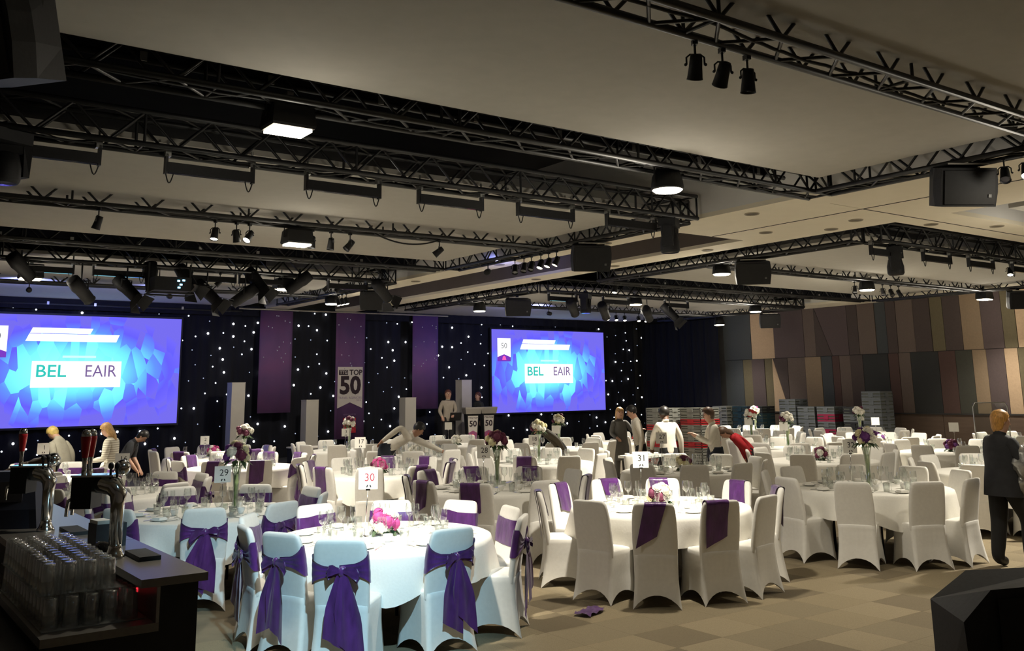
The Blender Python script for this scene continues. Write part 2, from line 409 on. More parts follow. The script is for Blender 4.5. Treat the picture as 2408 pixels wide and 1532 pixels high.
# ------------------------------------------------------------------ overhead rig
S_ = 0.145                       # half the truss section
def truss(axis, a0, a1, c, zb, label, group='black box trusses of the lighting rig', step=0.29, cable=True, ends=True):
    L = abs(a1-a0)
    org = (min(a0, a1), c, zb+S_) if axis == 'x' else (c, min(a0, a1), zb+S_)
    t = thing('lighting_truss', label, 'truss', org, 0 if axis == 'x' else pi/2, group)
    cm = MB().tube([(0, 0, 0), (L, 0, 0)], 0.027, 8).mesh('truss_chord', BLK, True)
    for y in (-S_, S_):
        for z in (-S_, S_): link('chord', cm, t, (0, y, z))
    n = int(L/step)
    def face(f):
        b = MB()
        for i in range(n):
            x = i*step; d = 1 if i % 2 else -1
            b.tube([f(x, -d*S_), f(x+step, d*S_)], 0.0135, 5, caps=False)
            if i % 7 == 0: b.tube([f(x, -S_), f(x, S_)], 0.0135, 5, caps=False)
        return b
    face(lambda x, s: (x, -S_, s)).build('lattice', BLK, t, True)
    face(lambda x, s: (x, S_, s)).build('lattice', BLK, t, True)
    face(lambda x, s: (x, s, -S_)).build('lattice', BLK, t, True)
    face(lambda x, s: (x, s, S_)).build('lattice', BLK, t, True)
    if ends:
        for x in (0.01, L-0.01):
            e = MB()
            for q in ((-S_, -S_, -S_, S_), (S_, -S_, S_, S_), (-S_, -S_, S_, -S_), (-S_, S_, S_, S_), (-S_, -S_, S_, S_)):
                e.tube([(x, q[0], q[1]), (x, q[2], q[3])], 0.014, 5)
            e.build('end_frame', BLK, t, True)
    if cable:
        P = []; m = int(L/0.12)
        rc = random.Random(int(L*100+c*10))
        for i in range(m+1):
            x = L*i/m; P.append((x, 0.05*sin(x*1.3+c), -S_+0.02-0.03*abs(sin(x*1.9+c*2))+rc.uniform(-.006, .006)))
        MB().tube(P, 0.013, 5).build('cable', BLKP, t, True)
    return t
XL_T = -2.0
truss('x', XL_T, 9.1, 3.66+0.0, ZT, 'nearest black box truss crossing the pale ceiling overhead')
truss('x', XL_T, 9.1, 6.50, ZT, 'dark box truss along the near edge of the black ceiling gap')
truss('x', XL_T, 8.96, 8.40, ZT, 'box truss carrying the row of black light bars')
truss('x', XL_T, 8.8, 11.35, ZT, 'box truss under the middle ceiling with small spotlights and one flood')
truss('x', XL_T, 8.8, 14.36, ZT, 'box truss at the far edge of the middle pale ceiling')
truss('x', XL_T, 8.8, 16.40, ZT, 'box truss crowded with theatre lanterns in front of the left screen')
truss('x', XL_T, 8.8, 19.72, ZT, 'blue-lit box truss under the far pale ceiling, left of the beam')
truss('y', 3.81, 6.35, 8.97, ZT, 'short box truss beside the cream beam, holding the nearest hung loudspeaker')
truss('y', 8.55, 14.2, 8.97, ZT, 'box truss along the cream beam with a cluster of spotlights')
truss('y', 16.55, 22.0, 8.97, ZT, 'far box truss along the cream beam near the stage')
truss('y', 8.35, 14.2, 12.55, ZT, 'box truss on the right of the cream beam beside the round bright lamp')
truss('y', 16.55, 22.0, 12.55, ZT, 'far box truss right of the cream beam, towards the right screen')
truss('x', 12.75, 21.7, 8.22, ZT, 'box truss with light bars under the corner of the far cream beam')
truss('x', 12.75, 21.7, 11.45, ZT, 'box truss crossing the right bay with one round lamp in its middle')
truss('x', 12.75, 21.7, 14.36, ZT, 'dark box truss at the far edge of the right bay ceiling')
truss('x', 12.75, 21.7, 16.40, ZT, 'box truss with lanterns and round lamps in front of the right screen')
truss('x', 12.75, 21.7, 19.72, ZT, 'blue-lit box truss above the right screen')
truss('y', 8.35, 14.2, 21.90, ZT, 'box truss running beside the patterned right wall')
truss('y', 16.55, 22.0, 21.90, ZT, 'far box truss between the right screen and the patterned wall')
truss('x', 12.35, 21.7, 5.55, ZT, 'box truss end showing behind the big hung loudspeaker')
# scaffold bars with bright clamps hung in the ceiling gaps
CLAMP = mat('zinc_clamp', (0.55, 0.55, 0.52), 0.3, 0.9)
cl = MB().box((0, 0, 0), (0.05, 0.06, 0.07)).tube([(0, 0, 0.03), (0, 0, 0.12)], 0.012, 6).mesh('clamp', CLAMP)
def pipe(x0, x1, y, z, lab, n):
    t = thing('scaffold_pipe', lab, 'pipe', (x0, y, z), 0, 'scaffold pipes with bright clamps')
    MB().tube([(0, 0, 0), (x1-x0, 0, 0)], 0.026, 8).build('pipe', BLK, t, True)
    for i in range(n): link('clamp', cl, t, ((x1-x0)*(i+0.5)/n, 0, 0.02))
    d = MB().bbox(0.3, x1-x0-0.3, -0.02, 0.02, 0.02, 0.20); d.build('rolled_drape', DRAPE, t)
pipe(0.2, 8.7, 6.67, 4.30, 'black scaffold pipe with bright clamps in the near ceiling gap', 9)
pipe(0.4, 8.7, 14.53, 4.16, 'black scaffold pipe with bright clamps above the stage lanterns', 9)
pipe(1.5, 8.7, 24.03, 4.09, 'black scaffold pipe with bright clamps over the left screen', 7)
pipe(13.0, 21.6, 14.53, 4.16, 'black scaffold pipe with bright clamps above the right lanterns', 8)
# light bars
def batten_proto():
    t = thing('light_bar', 'x', 'stage light', (0, 0, 0), 0, 'black light bars under the trusses')
    MB().bbox(-0.40, 0.40, -0.035, 0.035, -0.045, 0.045).build('body', BLKP, t)
    MB().bbox(-0.38, 0.38, -0.025, 0.025, -0.052, -0.045).build('lens_strip', LENSOFF, t)
    for s in (-1, 1):
        MB().bbox(s*0.40-0.012, s*0.40+0.012, -0.03, 0.03, -0.06, 0.12).build('bracket', BLK, t)
        link('clamp', cl, t, (s*0.39, 0, 0.13))
        P = [(s*(0.33+0.07*k/8), 0, -0.05-0.09*sin(pi*k/8)) for k in range(9)]
        MB().tube(P+[(s*0.41, 0, 0.12)], 0.006, 5).build('cable', BLKP, t, True)
    return t
bp_ = batten_proto(); first = [True]
CAN_S = 0.66
def place(proto, flag, loc, label, rz=0, R=None, group=None):
    o = proto if flag[0] else copy_tree(proto)
    flag[0] = False
    o.location = loc; o.rotation_euler = (0, 0, rz) if R is None else R
    o['label'] = label
    if group: o['group'] = group
    return o
for i, x in enumerate((1.34, 2.70, 4.04, 5.31, 6.61, 7.95)):
    place(bp_, first, (x, 8.43, 3.96), 'black light bar, %s from the left under the long light bar truss' % ordinal(i))
for i, x in enumerate((2.72, 3.82, 5.40, 6.27, 8.0)):
    place(bp_, first, (x, 16.42, 3.96), 'small far light bar among the theatre lanterns, %s from the left' % ordinal(i))
for i, x in enumerate((13.13, 14.55, 15.93, 17.4)):
    place(bp_, first, (x, 8.25, 3.96), 'black light bar, %s from the beam on the right bay front truss' % ordinal(i))
for i, x in enumerate((13.3, 14.9, 16.9)):
    place(bp_, first, (x, 16.42, 3.96), 'far light bar, %s from the beam before the right screen' % ordinal(i))
# par cans
def can_proto(lit):
    t = thing('spotlight', 'x', 'spotlight')
    MB().tube([(0, 0, 0.0), (0, 0, 0.10)], 0.012, 6).box((0, 0, 0.12), (0.05, 0.07, 0.05)).build('clamp', BLK, t)
    P = [(-0.085, 0, -0.10), (-0.085, 0, -0.03), (-0.05, 0, 0.0), (0.05, 0, 0.0), (0.085, 0, -0.03), (0.085, 0, -0.10)]
    MB().tube(P, 0.009, 6).build('yoke', BLK, t, True)
    h = link('head', MB().lathe([(0.02, 0.10), (0.055, 0.095), (0.062, 0.03), (0.065, -0.03), (0.075, -0.13), (0.079, -0.14), (0.073, -0.135), (0.06, -0.04)], 14, caps=False).mesh('can', BLKP, True), t, (0, 0, -0.10))
    MB().lathe([(0.070, -0.118), (0.04, -0.122), (0.001, -0.123)], 14, caps=False).build('lens', LAMPS if lit else LENSOFF, h)
    for s in (-1, 1): MB().ell((s*0.095, 0, 0), (0.016, 0.016, 0.016), 6, 4).build('knob', BLK, h)
    return t
cans = {True: can_proto(True), False: can_proto(False)}; cf = {True: [True], False: [True]}
def can(loc, tilt, az, lit, label):
    o = place(cans[lit], cf[lit], (loc[0], loc[1], 4.085-.145*CAN_S), label, az, group='lit spotlights' if lit else 'unlit spotlights')
    for c in KIDS[o.name]:
        o.scale = (CAN_S,)*3
        if c.name.startswith('head'): c.rotation_euler = (0, 0, 0); c.rotation_euler.x = tilt
    return o
for i, (x, tl, lit) in enumerate(((4.20, 0.5, False), (4.45, 0.7, False), (4.69, 0.1, False))):
    can((x, 3.82, 3.96), tl, -0.6+0.2*i, lit, 'small black spotlight, %s of three hanging against the pale ceiling' % ordinal(i))
for i, (x, tl, lit) in enumerate(((3.76, 0.3, True), (4.03, -0.3, True), (4.20, 0.7, True), (5.05, 0.1, False), (5.32, 0.1, False), (5.60, 0.7, False))):
    can((x, 11.45, 3.97), tl, 2.5-0.2*i, lit, '%s spotlight, %s from the left on the truss with the flood' % ('glowing' if lit else 'dark', ordinal(i)))
for i, (y, lit) in enumerate(((12.4, False), (12.15, False), (11.95, False), (11.7, True), (11.5, True), (11.3, True))):
    can((9.05, y, 3.98), 0.5, 2.4-0.2*i, lit, '%s spotlight, %s in the cluster left of the loudspeaker under the beam' % ('glowing' if lit else 'dark', ordinal(i)))
for i, (y, lit) in enumerate(((4.32, False), (4.12, True))):
    can((8.97, y, 3.97), 0.6, 2.0, lit, '%s spotlight hanging right of the nearest loudspeaker' % ('glowing' if lit else 'dark'))
for i, (x, lit) in enumerate(((17.2, False), (18.2, False), (18.5, False), (18.8, False))):
    can((x, 11.6, 3.97), 0.5, 2.0+0.4*i, lit, 'dark spotlight, %s beside the round lamp crossing the right bay' % ordinal(i))
for i, x in enumerate((17.55, 17.88, 18.2, 18.74, 19.02)):
    can((x, 19.72, 3.97), 0.5, 2.6, True, 'tiny glowing spotlight, %s from the left above the right screen' % ordinal(i))
for i, x in enumerate((9.15, 9.42, 9.64)):
    can((9.03, 19.0-0.2*i, 3.97), -0.4, 0.4, True, 'tiny glowing spotlight, %s beside the round lamp over the banners' % ordinal(i))
can((12.69, 14.0, 3.97), 0.4, 2.0, True, 'single glowing spotlight under the end of the right bay truss')
can((17.0, 8.3, 3.97), 0.5, 2.0, True, 'glowing spotlight at the far right end of the light bars')
can((2.38, 11.35, 3.99), 0.3, 0.9, False, 'small dark spotlight hanging alone near the left edge')
can((6.95, 11.35, 3.98), 0.9, 0.9, False, 'slim dark spotlight on a chain below a drooping cable')
for i, (x, y) in enumerate(((5.55, 16.5), (5.05, 16.5), (7.6, 16.5), (7.85, 16.5))):
    can((x, y, 3.97), 0.8, 1.2, True, 'glowing spotlight, %s among the theatre lanterns' % ordinal(i))
# house floods: rectangular and round, each with its own light
def flood(loc, label, rect, power, aim=None, pin=0.0, ang=116, cone=54):
    t = thing('flood_lamp', label, 'flood light', loc, 0.0, 'bright flood lamps under the trusses')
    if rect:
        def ring(z, a, b): return [(a*sx, b*sy, z) for sx, sy in ((-1, -1), (1, -1), (1, 1), (-1, 1))]
        MB().loft([ring(0.20, 0.13, 0.10), ring(0.17, 0.16, 0.12), ring(0.02, 0.175, 0.135), ring(0.0, 0.165, 0.125)]).build('housing', BLKP, t)
        MB().bbox(-0.15, 0.15, -0.11, 0.11, -0.022, -0.004).build('lens', LAMP, t)
        MB().tube([(-0.18, 0, 0.08), (-0.18, 0, 0.23), (0.18, 0, 0.23), (0.18, 0, 0.08)], 0.011, 6).build('yoke', BLK, t)
    else:
        MB().lathe([(0.05, 0.24), (0.10, 0.23), (0.15, 0.13), (0.165, 0.02), (0.16, 0.0)], 20).build('housing', BLKP, t, True)
        MB().lathe([(0.150, -0.001), (0.13, -0.018), (0.001, -0.022)], 20, caps=False).build('lens', LAMP, t, True)
        MB().tube([(-0.17, 0, 0.06), (-0.17, 0, 0.26), (0.17, 0, 0.26), (0.17, 0, 0.06)], 0.011, 6).build('yoke', BLK, t)
    MB().box((0, 0, 0.27), (0.05, 0.06, 0.06)).build('clamp', CLAMP, t)
    def beam(nm, e, size, blend, tgt):
        l = bpy.data.lights.new(nm, 'SPOT'); l.energy = e; l.color = WARM; l.spot_size = radians(size); l.spot_blend = blend; l.shadow_soft_size = 0.09
        lo = bpy.data.objects.new(nm, l); COL.objects.link(lo); lo.parent = t; lo.location = (0, 0, -0.06)
        if tgt is not None:
            lo.rotation_mode = 'QUATERNION'; lo.rotation_quaternion = (Vector(tgt)-Vector(loc)).to_track_quat('-Z', 'Y')
    if power: beam('flood_spill', FLOOD_W*power, ang, 0.8, None)
    if power:
        g = bpy.data.lights.new('lamp_glow', 'POINT'); g.energy = 20*power; g.color = WARM; g.shadow_soft_size = .1
        go = bpy.data.objects.new('lamp_glow', g); COL.objects.link(go); go.parent = t; go.location = (0, 0, -.14)
    if pin: beam('flood_beam', PIN_W*pin, cone, 0.55, aim)
    return t
flood((2.69, 6.60, 3.93), 'bright rectangular flood lamp in the black gap at upper left', True, .62, (4.15, 7.6, .75), .8, cone=38)
flood((6.66, 6.52, 3.90), 'bright flood lamp where the black ceiling gap ends', False, 1.0, (7.3, 7.6, .75), .85, cone=44)
flood((4.82, 11.40, 3.86), 'bright rectangular flood lamp between two trios of spotlights', True, .8, (6.95, 12.9, .75), .55)
flood((2.53, 16.60, 3.82), 'bright rectangular flood lamp at the far left among lanterns', True, 1.0, (2.75, 15.6, .75), .8)
flood((6.76, 16.55, 3.86), 'bright rectangular flood lamp behind the lanterns in the centre', True, 1.0, (6.2, 16.5, .75), .5, cone=80)
flood((9.10, 19.45, 3.92), 'round bright lamp hanging over the middle banner', False, .8, (10.4, 23.2, 1.2), .22, cone=90)
flood((13.15, 19.55, 3.92), 'round bright bell-shaped lamp left of the right screen', False, .8, (14.6, 22.6, 1.2), .14, cone=80)
flood((12.75, 11.25, 3.93), 'round bright lamp beside the hung loudspeaker right of the beam', False, 1.0, (10.6, 12.6, .75), 1.1, cone=60)
flood((15.55, 16.45, 3.93), 'round bright bell-shaped lamp in front of the right screen', False, .9, (13.2, 15.9, .75), 1.0, cone=60)
flood((20.0, 16.55, 3.93), 'round bright lamp above the corner of the patterned wall', False, 1.2, (20.1, 16.8, .75), .6)
flood((21.98, 19.6, 3.83), 'lowest round bright lamp by the black drape corner', False, .7)
flood((17.55, 11.55, 3.92), 'round bright lamp in the middle of the right bay', False, .9, (17.4, 11.6, .75), .5, cone=90)
flood((22.1, 11.45, 3.92), 'rectangular bright flood lamp in front of the patterned wall', True, 1.1, (20.6, 10.2, .75), 1.0)
flood((13.3, 5.55, 3.86), 'added fill flood beyond the right picture edge', False, 1.6, (11.6, 4.6, 0), .55, cone=90)  # unseen fill lamp, added to brighten the near right side
flood((8.97, 3.95, 3.86), 'added fill flood above the right foreground carpet', False, .35)  # another unseen lamp, added as weak fill for the foreground
# blue fill lamps, added to tint the far ceilings and the beam slot
BLUE = (0.28, 0.33, 1.0)
def blue_fill(loc, tgt, w, label, cone=110):
    t = thing('blue_fill_lamp', label, 'stage light', loc, 0, 'added blue fill lamps')
    q = (Vector(tgt)-Vector(loc)).to_track_quat('Z', 'Y'); R = q.to_matrix()
    MB().lathe([(.03, -.10), (.05, -.09), (.055, .02), (.05, .03)], 12, R=R).build('housing', BLKP, t, True)
    MB().lathe([(.045, .031), (.001, .034)], 12, caps=False, R=R).build('lens', emis('blue_fill_lens', BLUE, 6), t)
    MB().tube([(0, 0, -.02), (0, 0, .14)], .010, 6).build('clamp', BLK, t)
    l = bpy.data.lights.new('blue_fill_beam', 'SPOT'); l.energy = w; l.color = BLUE; l.spot_size = radians(cone); l.spot_blend = .9; l.shadow_soft_size = .05
    lo = bpy.data.objects.new('blue_fill_beam', l); COL.objects.link(lo); lo.parent = t; lo.location = R @ Vector((0, 0, .06))
    lo.rotation_mode = 'QUATERNION'; lo.rotation_quaternion = (Vector(tgt)-Vector(loc)).to_track_quat('-Z', 'Y')
blue_fill((3.0, 19.75, 3.96), (3.2, 21.8, 4.3), 260, 'added blue fill lamp on the far left truss')
blue_fill((5.6, 19.75, 3.96), (5.6, 21.8, 4.3), 200, 'added blue fill lamp on the far truss near the plinth')
blue_fill((15.5, 19.75, 3.96), (15.6, 21.8, 4.3), 240, 'added blue fill lamp on the far truss over the right screen')
blue_fill((9.06, 13.2, 3.96), (10.95, 14.6, 4.55), 90, 'added blue fill lamp aimed at the slot of the cream beam', 60)
# theatre lanterns
def lantern(loc, az, tilt, label, doors=True, sc=1.0):
    t = thing('theatre_lantern', label, 'stage light', loc, az, 'unlit theatre lanterns')
    MB().tube([(0, 0, -.02), (0, 0, max(0.1, 4.13-loc[2]))], 0.014, 6).build('clamp', BLK, t)
    MB().tube([(-0.15*sc, 0, -0.16*sc), (-0.15*sc, 0, -0.02), (0.15*sc, 0, -0.02), (0.15*sc, 0, -0.16*sc)], 0.012, 6).build('yoke', BLK, t)
    h = link('head', MB().lathe([(0.06*sc, -0.26*sc), (0.11*sc, -0.25*sc), (0.125*sc, -0.08*sc), (0.11*sc, 0.0), (0.10*sc, 0.26*sc), (0.11*sc, 0.28*sc)], 12).mesh('lantern_body', SPK, True), t, (0, 0, -0.16*sc))
    h.rotation_euler.x = tilt
    MB().lathe([(0.098*sc, 0.283*sc), (0.001, 0.286*sc)], 12, caps=False).build('lens', LENSOFF, h)
    if doors:
        for k in range(4):
            R = Matrix.Rotation(k*pi/2, 3, 'Z'); b = MB()
            q = [R @ Vector(p)*sc for p in ((-0.10, 0.11, 0.28), (0.10, 0.11, 0.28), (0.15, 0.20, 0.44), (-0.15, 0.20, 0.44))]
            n = (q[1]-q[0]).cross(q[2]-q[0]).normalized()*0.006
            b.add(q+[p+n for p in q], [(0, 1, 2, 3), (7, 6, 5, 4), (0, 4, 5, 1), (1, 5, 6, 2), (2, 6, 7, 3), (3, 7, 4, 0)]).build('barn_door', SPK, h)
    return t
LN = [(2.33, 16.2, 4.12, 2.2, 2.2, False), (3.22, 16.2, 3.80, 2.2, 2.2, False), (3.92, 16.0, 3.86, 0.8, 2.3, True), (4.30, 16.5, 4.08, 0.1, 2.9, False), (4.88, 16.2, 4.10, 0.5, 2.4, True),
      (5.25, 16.0, 3.86, 0.8, 2.3, True), (5.93, 16.0, 3.84, 4.2, 2.2, False), (6.12, 16.4, 4.12, 0.7, 2.4, True), (6.95, 16.3, 4.12, 4.0, 2.2, False), (8.65, 16.2, 4.06, 2.0, 2.2, True),
      (13.45, 16.2, 3.92, 2.2, 2.1, False), (14.38, 16.0, 3.88, 2.2, 2.1, False), (15.75, 16.1, 3.86, 2.2, 2.0, False), (16.5, 16.2, 3.92, 0.6, 2.4, True)]
for i, (x, y, z, az, tl, dr) in enumerate(LN):
    if i < 10: lantern((x, 16.27, z), az, tl, '%s dark theatre lantern, %s from the left on the crowded truss' % ('shuttered' if dr else 'tubular', ordinal(i)), dr, 0.95)
    else: lantern((x, 16.27, z), az, tl, '%s dark theatre lantern, %s from the beam before the right screen' % ('shuttered' if dr else 'tubular', ordinal(i-10)), dr, 0.95)
# moving heads
def moving_head(loc, rz, label):
    t = thing('moving_head_light', label, 'stage light', loc, rz, 'moving head lights')
    MB().bbox(-0.16, 0.16, -0.11, 0.11, 0.0, 0.10).build('base', SPK, t)
    MB().box((0, 0, 0.14), (0.06, 0.06, 0.09)).build('clamp', BLK, t)
    for s in (-1, 1):
        MB().loft([[(s*0.15-0.028, y*0.6, z) if z > -0.05 else (s*0.15-0.028, y, z) for y, z in ((-0.07, -0.26), (0.07, -0.26), (0.09, 0.0), (-0.09, 0.0))],
                   [(s*0.15+0.028, y, z) for y, z in ((-0.07, -0.26), (0.07, -0.26), (0.09, 0.0), (-0.09, 0.0))]]).build('arm', SPK, t)
    h = link('head', MB().lathe([(0.05, 0.13), (0.10, 0.11), (0.125, 0.0), (0.125, -0.10), (0.11, -0.13)], 16).mesh('moving_head', SPK, True), t, (0, 0, -0.20))
    MB().lathe([(0.10, -0.131), (0.001, -0.134)], 16, caps=False).build('lens', LENSOFF, h)
moving_head((1.02, 8.38, 3.98), 0.5, 'big black moving head light cut by the left picture edge')
moving_head((8.60, 8.42, 3.98), 0.6, 'black moving head light at the end of the light bar truss')
moving_head((13.34, 8.25, 3.96), 0.6, 'black moving head light between the right bay light bars')
moving_head((13.86, 16.3, 3.98), 0.6, 'small black moving head light before the right screen')
# loudspeakers
def speaker(loc, rz, label, w=0.58, h=0.38, d=0.42, tilt=0.22, hang=True):
    t = thing('loudspeaker', label, 'speaker', loc, rz, 'hung black loudspeakers')
    R = Matrix.Rotation(tilt, 3, 'X')
    def ring(z, k): return [R @ Vector(p) for p in ((-w/2*k, -d/2, z), (w/2*k, -d/2, z), (w/2*k*1.02, -d*0.18, z), (w/2*0.62, d/2, z), (-w/2*0.62, d/2, z), (-w/2*k*1.02, -d*0.18, z))]
    MB().loft([ring(-h/2, 0.93), ring(-h*0.12, 1.0), ring(h*0.2, 1.0), ring(h/2, 0.95)]).build('cabinet', SPK, t)
    b = MB(); c = [R @ Vector(p) for p in ((-w*0.44, -d/2-0.012, -h*0.44), (w*0.44, -d/2-0.012, -h*0.44), (w*0.44, -d/2-0.012, h*0.42), (-w*0.44, -d/2-0.012, h*0.42))]
    n = R @ Vector((0, 0.012, 0))
    b.add(c+[q+n for q in c], [(0, 1, 2, 3), (7, 6, 5, 4), (0, 4, 5, 1), (1, 5, 6, 2), (2, 6, 7, 3), (3, 7, 4, 0)]).build('grille', BLKP, t)
    bd = MB(); q = R @ Vector((w*0.34, -d/2-0.018, -h*0.22)); bd.box(q, (0.03, 0.012, 0.03), R); bd.build('badge', mat('grey_badge', (0.16, 0.16, 0.16), 0.4), t)
    if hang:
        MB().bbox(-w*0.42, w*0.42, -0.02, 0.02, h/2+0.0, h/2+0.012).bbox(-0.03, 0.03, -0.03, 0.03, h/2, h/2+0.10).bbox(-w*0.42, -w*0.42+0.02, -0.02, 0.02, h/2-0.12, h/2).bbox(w*0.42-0.02, w*0.42, -0.02, 0.02, h/2-0.12, h/2).build('bracket', BLK, t)
        MB().bbox(-w*0.36, w*0.36, -d/2-0.03, -d/2-0.02, h/2-0.015, h/2+0.0).build('top_strip', mat('pale_strip', (0.55, 0.53, 0.48), 0.5), t)
    return t
speaker((8.98, 4.80, 3.88), -0.55, 'large black loudspeaker hung below the truss at upper right')
speaker((9.06, 10.55, 3.88), -0.45, 'black loudspeaker hung under the beam right of the spotlight cluster')
speaker((9.18, 17.6, 3.86), -0.5, 'distant black loudspeaker hung over the middle banner')
speaker((12.60, 10.45, 3.87), -0.75, 'black loudspeaker hung right of the bright round lamp')
speaker((12.60, 17.2, 3.82), -0.5, 'black loudspeaker hung above the left end of the right screen')
speaker((21.9, 17.65, 3.83), -0.7, 'black loudspeaker hung before the corner of the patterned wall')
speaker((21.95, 10.6, 3.83), -0.7, 'black loudspeaker at the right edge by the patterned wall')
tl = speaker((0.60, 5.62, 3.90), -0.9, 'huge black loudspeaker filling the upper left corner', 0.62, 0.5, 0.5, 0.3)
# projector
pj = thing('projector', 'black ceiling projector with small blue lights above the left screen', 'projector', (4.42, 15.6, 3.72), 0)
MB().bbox(-0.29, 0.29, -0.22, 0.22, -0.11, 0.11).build('body', SPK, pj)
MB().tube([(-0.33, -0.2, -0.15), (0.33, -0.2, -0.15), (0.33, 0.2, -0.15), (-0.33, 0.2, -0.15), (-0.33, -0.2, -0.15)], 0.015, 6).tube([(-0.33, 0, -0.15), (-0.33, 0, 0.35)], 0.015, 6).tube([(0.33, 0, -0.15), (0.33, 0, 0.35)], 0.015, 6).build('cradle', BLK, pj)
BLUEL = emis('blue_indicator', (0.3, 0.75, 1.0), 6.0)
for x, z in ((0.08, 0.05), (0.16, 0.06), (0.12, -0.01), (0.09, -0.06)): MB().bbox(x-.02, x+.02, -0.228, -0.22, z-.012, z+.012).build('indicator', BLUEL, pj)
MB().lathe([(0.06, 0), (0.06, 0.05)], 12, (-0.1, 0.24, 0), R=Matrix.Rotation(pi/2, 3, 'X')).build('lens', LENSOFF, pj)
dc = MB().tube([(5.89+1.05*t, 11.3, 4.08-0.42*t*(1-t)) for t in [i/14 for i in range(15)]], 0.011, 6).build('drooping_cable', BLKP, None, True)
tag(dc, 'thin black cable drooping in a curve below the middle truss', 'cable')
# ------------------------------------------------------------------ screens, banners, lecterns
def slide_material():
    m = bpy.data.materials.new('slide_image'); m.use_nodes = True; nt = m.node_tree; N = nt.nodes; L = nt.links
    for n in list(N): N.remove(n)
    out = N.new('ShaderNodeOutputMaterial'); em = N.new('ShaderNodeEmission'); tc = N.new('ShaderNodeTexCoord')
    mp = N.new('ShaderNodeMapping'); mp.inputs['Scale'].default_value = (0.40, 0.0, 0.78); mp.inputs['Location'].default_value = (0.05, 0, 0.03)
    L.new(tc.outputs['Object'], mp.inputs['Vector'])
    ln = N.new('ShaderNodeVectorMath'); ln.operation = 'LENGTH'; L.new(mp.outputs[0], ln.inputs[0])
    mv = N.new('ShaderNodeMapping'); mv.inputs['Scale'].default_value = (2.9, 0.0, 1.5); mv.inputs['Rotation'].default_value = (0, 0.6, 0)
    L.new(tc.outputs['Object'], mv.inputs['Vector'])
    vo = N.new('ShaderNodeTexVoronoi'); vo.feature = 'F1'; vo.distance = 'EUCLIDEAN'; vo.inputs['Scale'].default_value = 1.3; L.new(mv.outputs[0], vo.inputs['Vector'])
    sp = N.new('ShaderNodeSeparateColor'); L.new(vo.outputs['Color'], sp.inputs[0])
    ma = N.new('ShaderNodeMath'); ma.operation = 'MULTIPLY_ADD'; ma.inputs[1].default_value = 0.42; L.new(sp.outputs[0], ma.inputs[0])
    sb = N.new('ShaderNodeMath'); sb.operation = 'SUBTRACT'; sb.inputs[1].default_value = 0.21
    L.new(ln.outputs['Value'], ma.inputs[2]); L.new(ma.outputs[0], sb.inputs[0])
    rp_ = N.new('ShaderNodeValToRGB'); L.new(sb.outputs[0], rp_.inputs['Fac']); e = rp_.color_ramp.elements
    e[0].position = 0.18; e[0].color = (0.22, 0.93, 1.0, 1); e[1].position = 1.0; e[1].color = (0.13, 0.11, 0.62, 1)
    for p, c in ((0.48, (0.13, 0.62, 1.0, 1)), (0.66, (0.095, 0.22, 1.0, 1)), (0.84, (0.10, 0.085, 0.92, 1))):
        q = e.new(p); q.color = c
    L.new(rp_.outputs['Color'], em.inputs['Color']); em.inputs['Strength'].default_value = 1.35; L.new(em.outputs[0], out.inputs[0])
    return m
SLIDE = slide_material()
SWH = emis('slide_white', (1, 1, 1), 1.15); STEAL = emis('slide_teal', (0.02, 0.62, 0.52), 0.9); SVIO = emis('slide_violet', (0.20, 0.12, 0.32), 0.9)
SPURP = emis('slide_purple', (0.20, 0.03, 0.55), 0.9); SPINK = emis('slide_pink', (1.0, 0.12, 0.5), 1.0); SGREY = emis('slide_grey', (0.10, 0.11, 0.12), 0.8)
def scr(cx, label, w=4.60, h=2.57, cz=2.565, Ys=24.28):
    t = thing('projection_screen', label, 'screen', (cx, Ys, cz))
    MB().bbox(-w/2, w/2, -0.01, 0.02, -h/2, h/2).build('image', SLIDE, t)
    MB().bbox(-w/2-.05, w/2+.05, 0.02, 0.06, -h/2-.05, h/2+.05).build('frame', BLKP, t)
    def quad(nm, pts, m, d=0.016):
        P = [(-w/2+u*w, -d, h/2-v*h) for u, v in pts]; n = len(P)
        MB().add(P, [tuple(range(n))]).build(nm, m, t)
    quad('title_bar', [(0.262, 0.115), (0.548, 0.115), (0.535, 0.165), (0.250, 0.165)], SWH)
    quad('title_bar', [(0.248, 0.170), (0.680, 0.170), (0.665, 0.238), (0.232, 0.238)], SWH)
    quad('tag_panel', [(0.042, 0.105), (0.152, 0.105), (0.152, 0.335), (0.097, 0.300), (0.042, 0.335)], SWH)
    quad('tag_foot', [(0.042, 0.335), (0.097, 0.300), (0.152, 0.335), (0.152, 0.385), (0.042, 0.385)], SPURP)
    quad('tag_mark', [(0.080, 0.37), (0.115, 0.37), (0.108, 0.33), (0.097, 0.318), (0.086, 0.33)], SPINK, 0.018)
    quad('logo_panel', [(0.270, 0.415), (0.698, 0.415), (0.698, 0.652), (0.270, 0.652)], SWH)
    quad('caption_bar', [(0.41, 0.365), (0.57, 0.365), (0.57, 0.385), (0.41, 0.385)], emis('slide_pale', (0.6, 1, 1), 1.0))
    F = (pi/2, 0, 0)
    def put(s, u, v, size, m, bold=0.0, al='LEFT', sx=1.0): lettering(s, size, m, t, (-w/2+u*w, -0.020, h/2-v*h), F, bold, al, sx)
    put('BEL', 0.287, 0.510, 0.40, STEAL, 0.004, 'LEFT', 1.08); put('EAIR', 0.518, 0.510, 0.40, SVIO, 0.0, 'LEFT', 0.90)
    put('50', 0.097, 0.20, 0.24, SGREY, -0.002, 'CENTER')
    return t
scr(4.93, 'large glowing blue slide screen cut by the left picture edge')
scr(19.09, 'glowing blue slide screen right of the two lecterns')
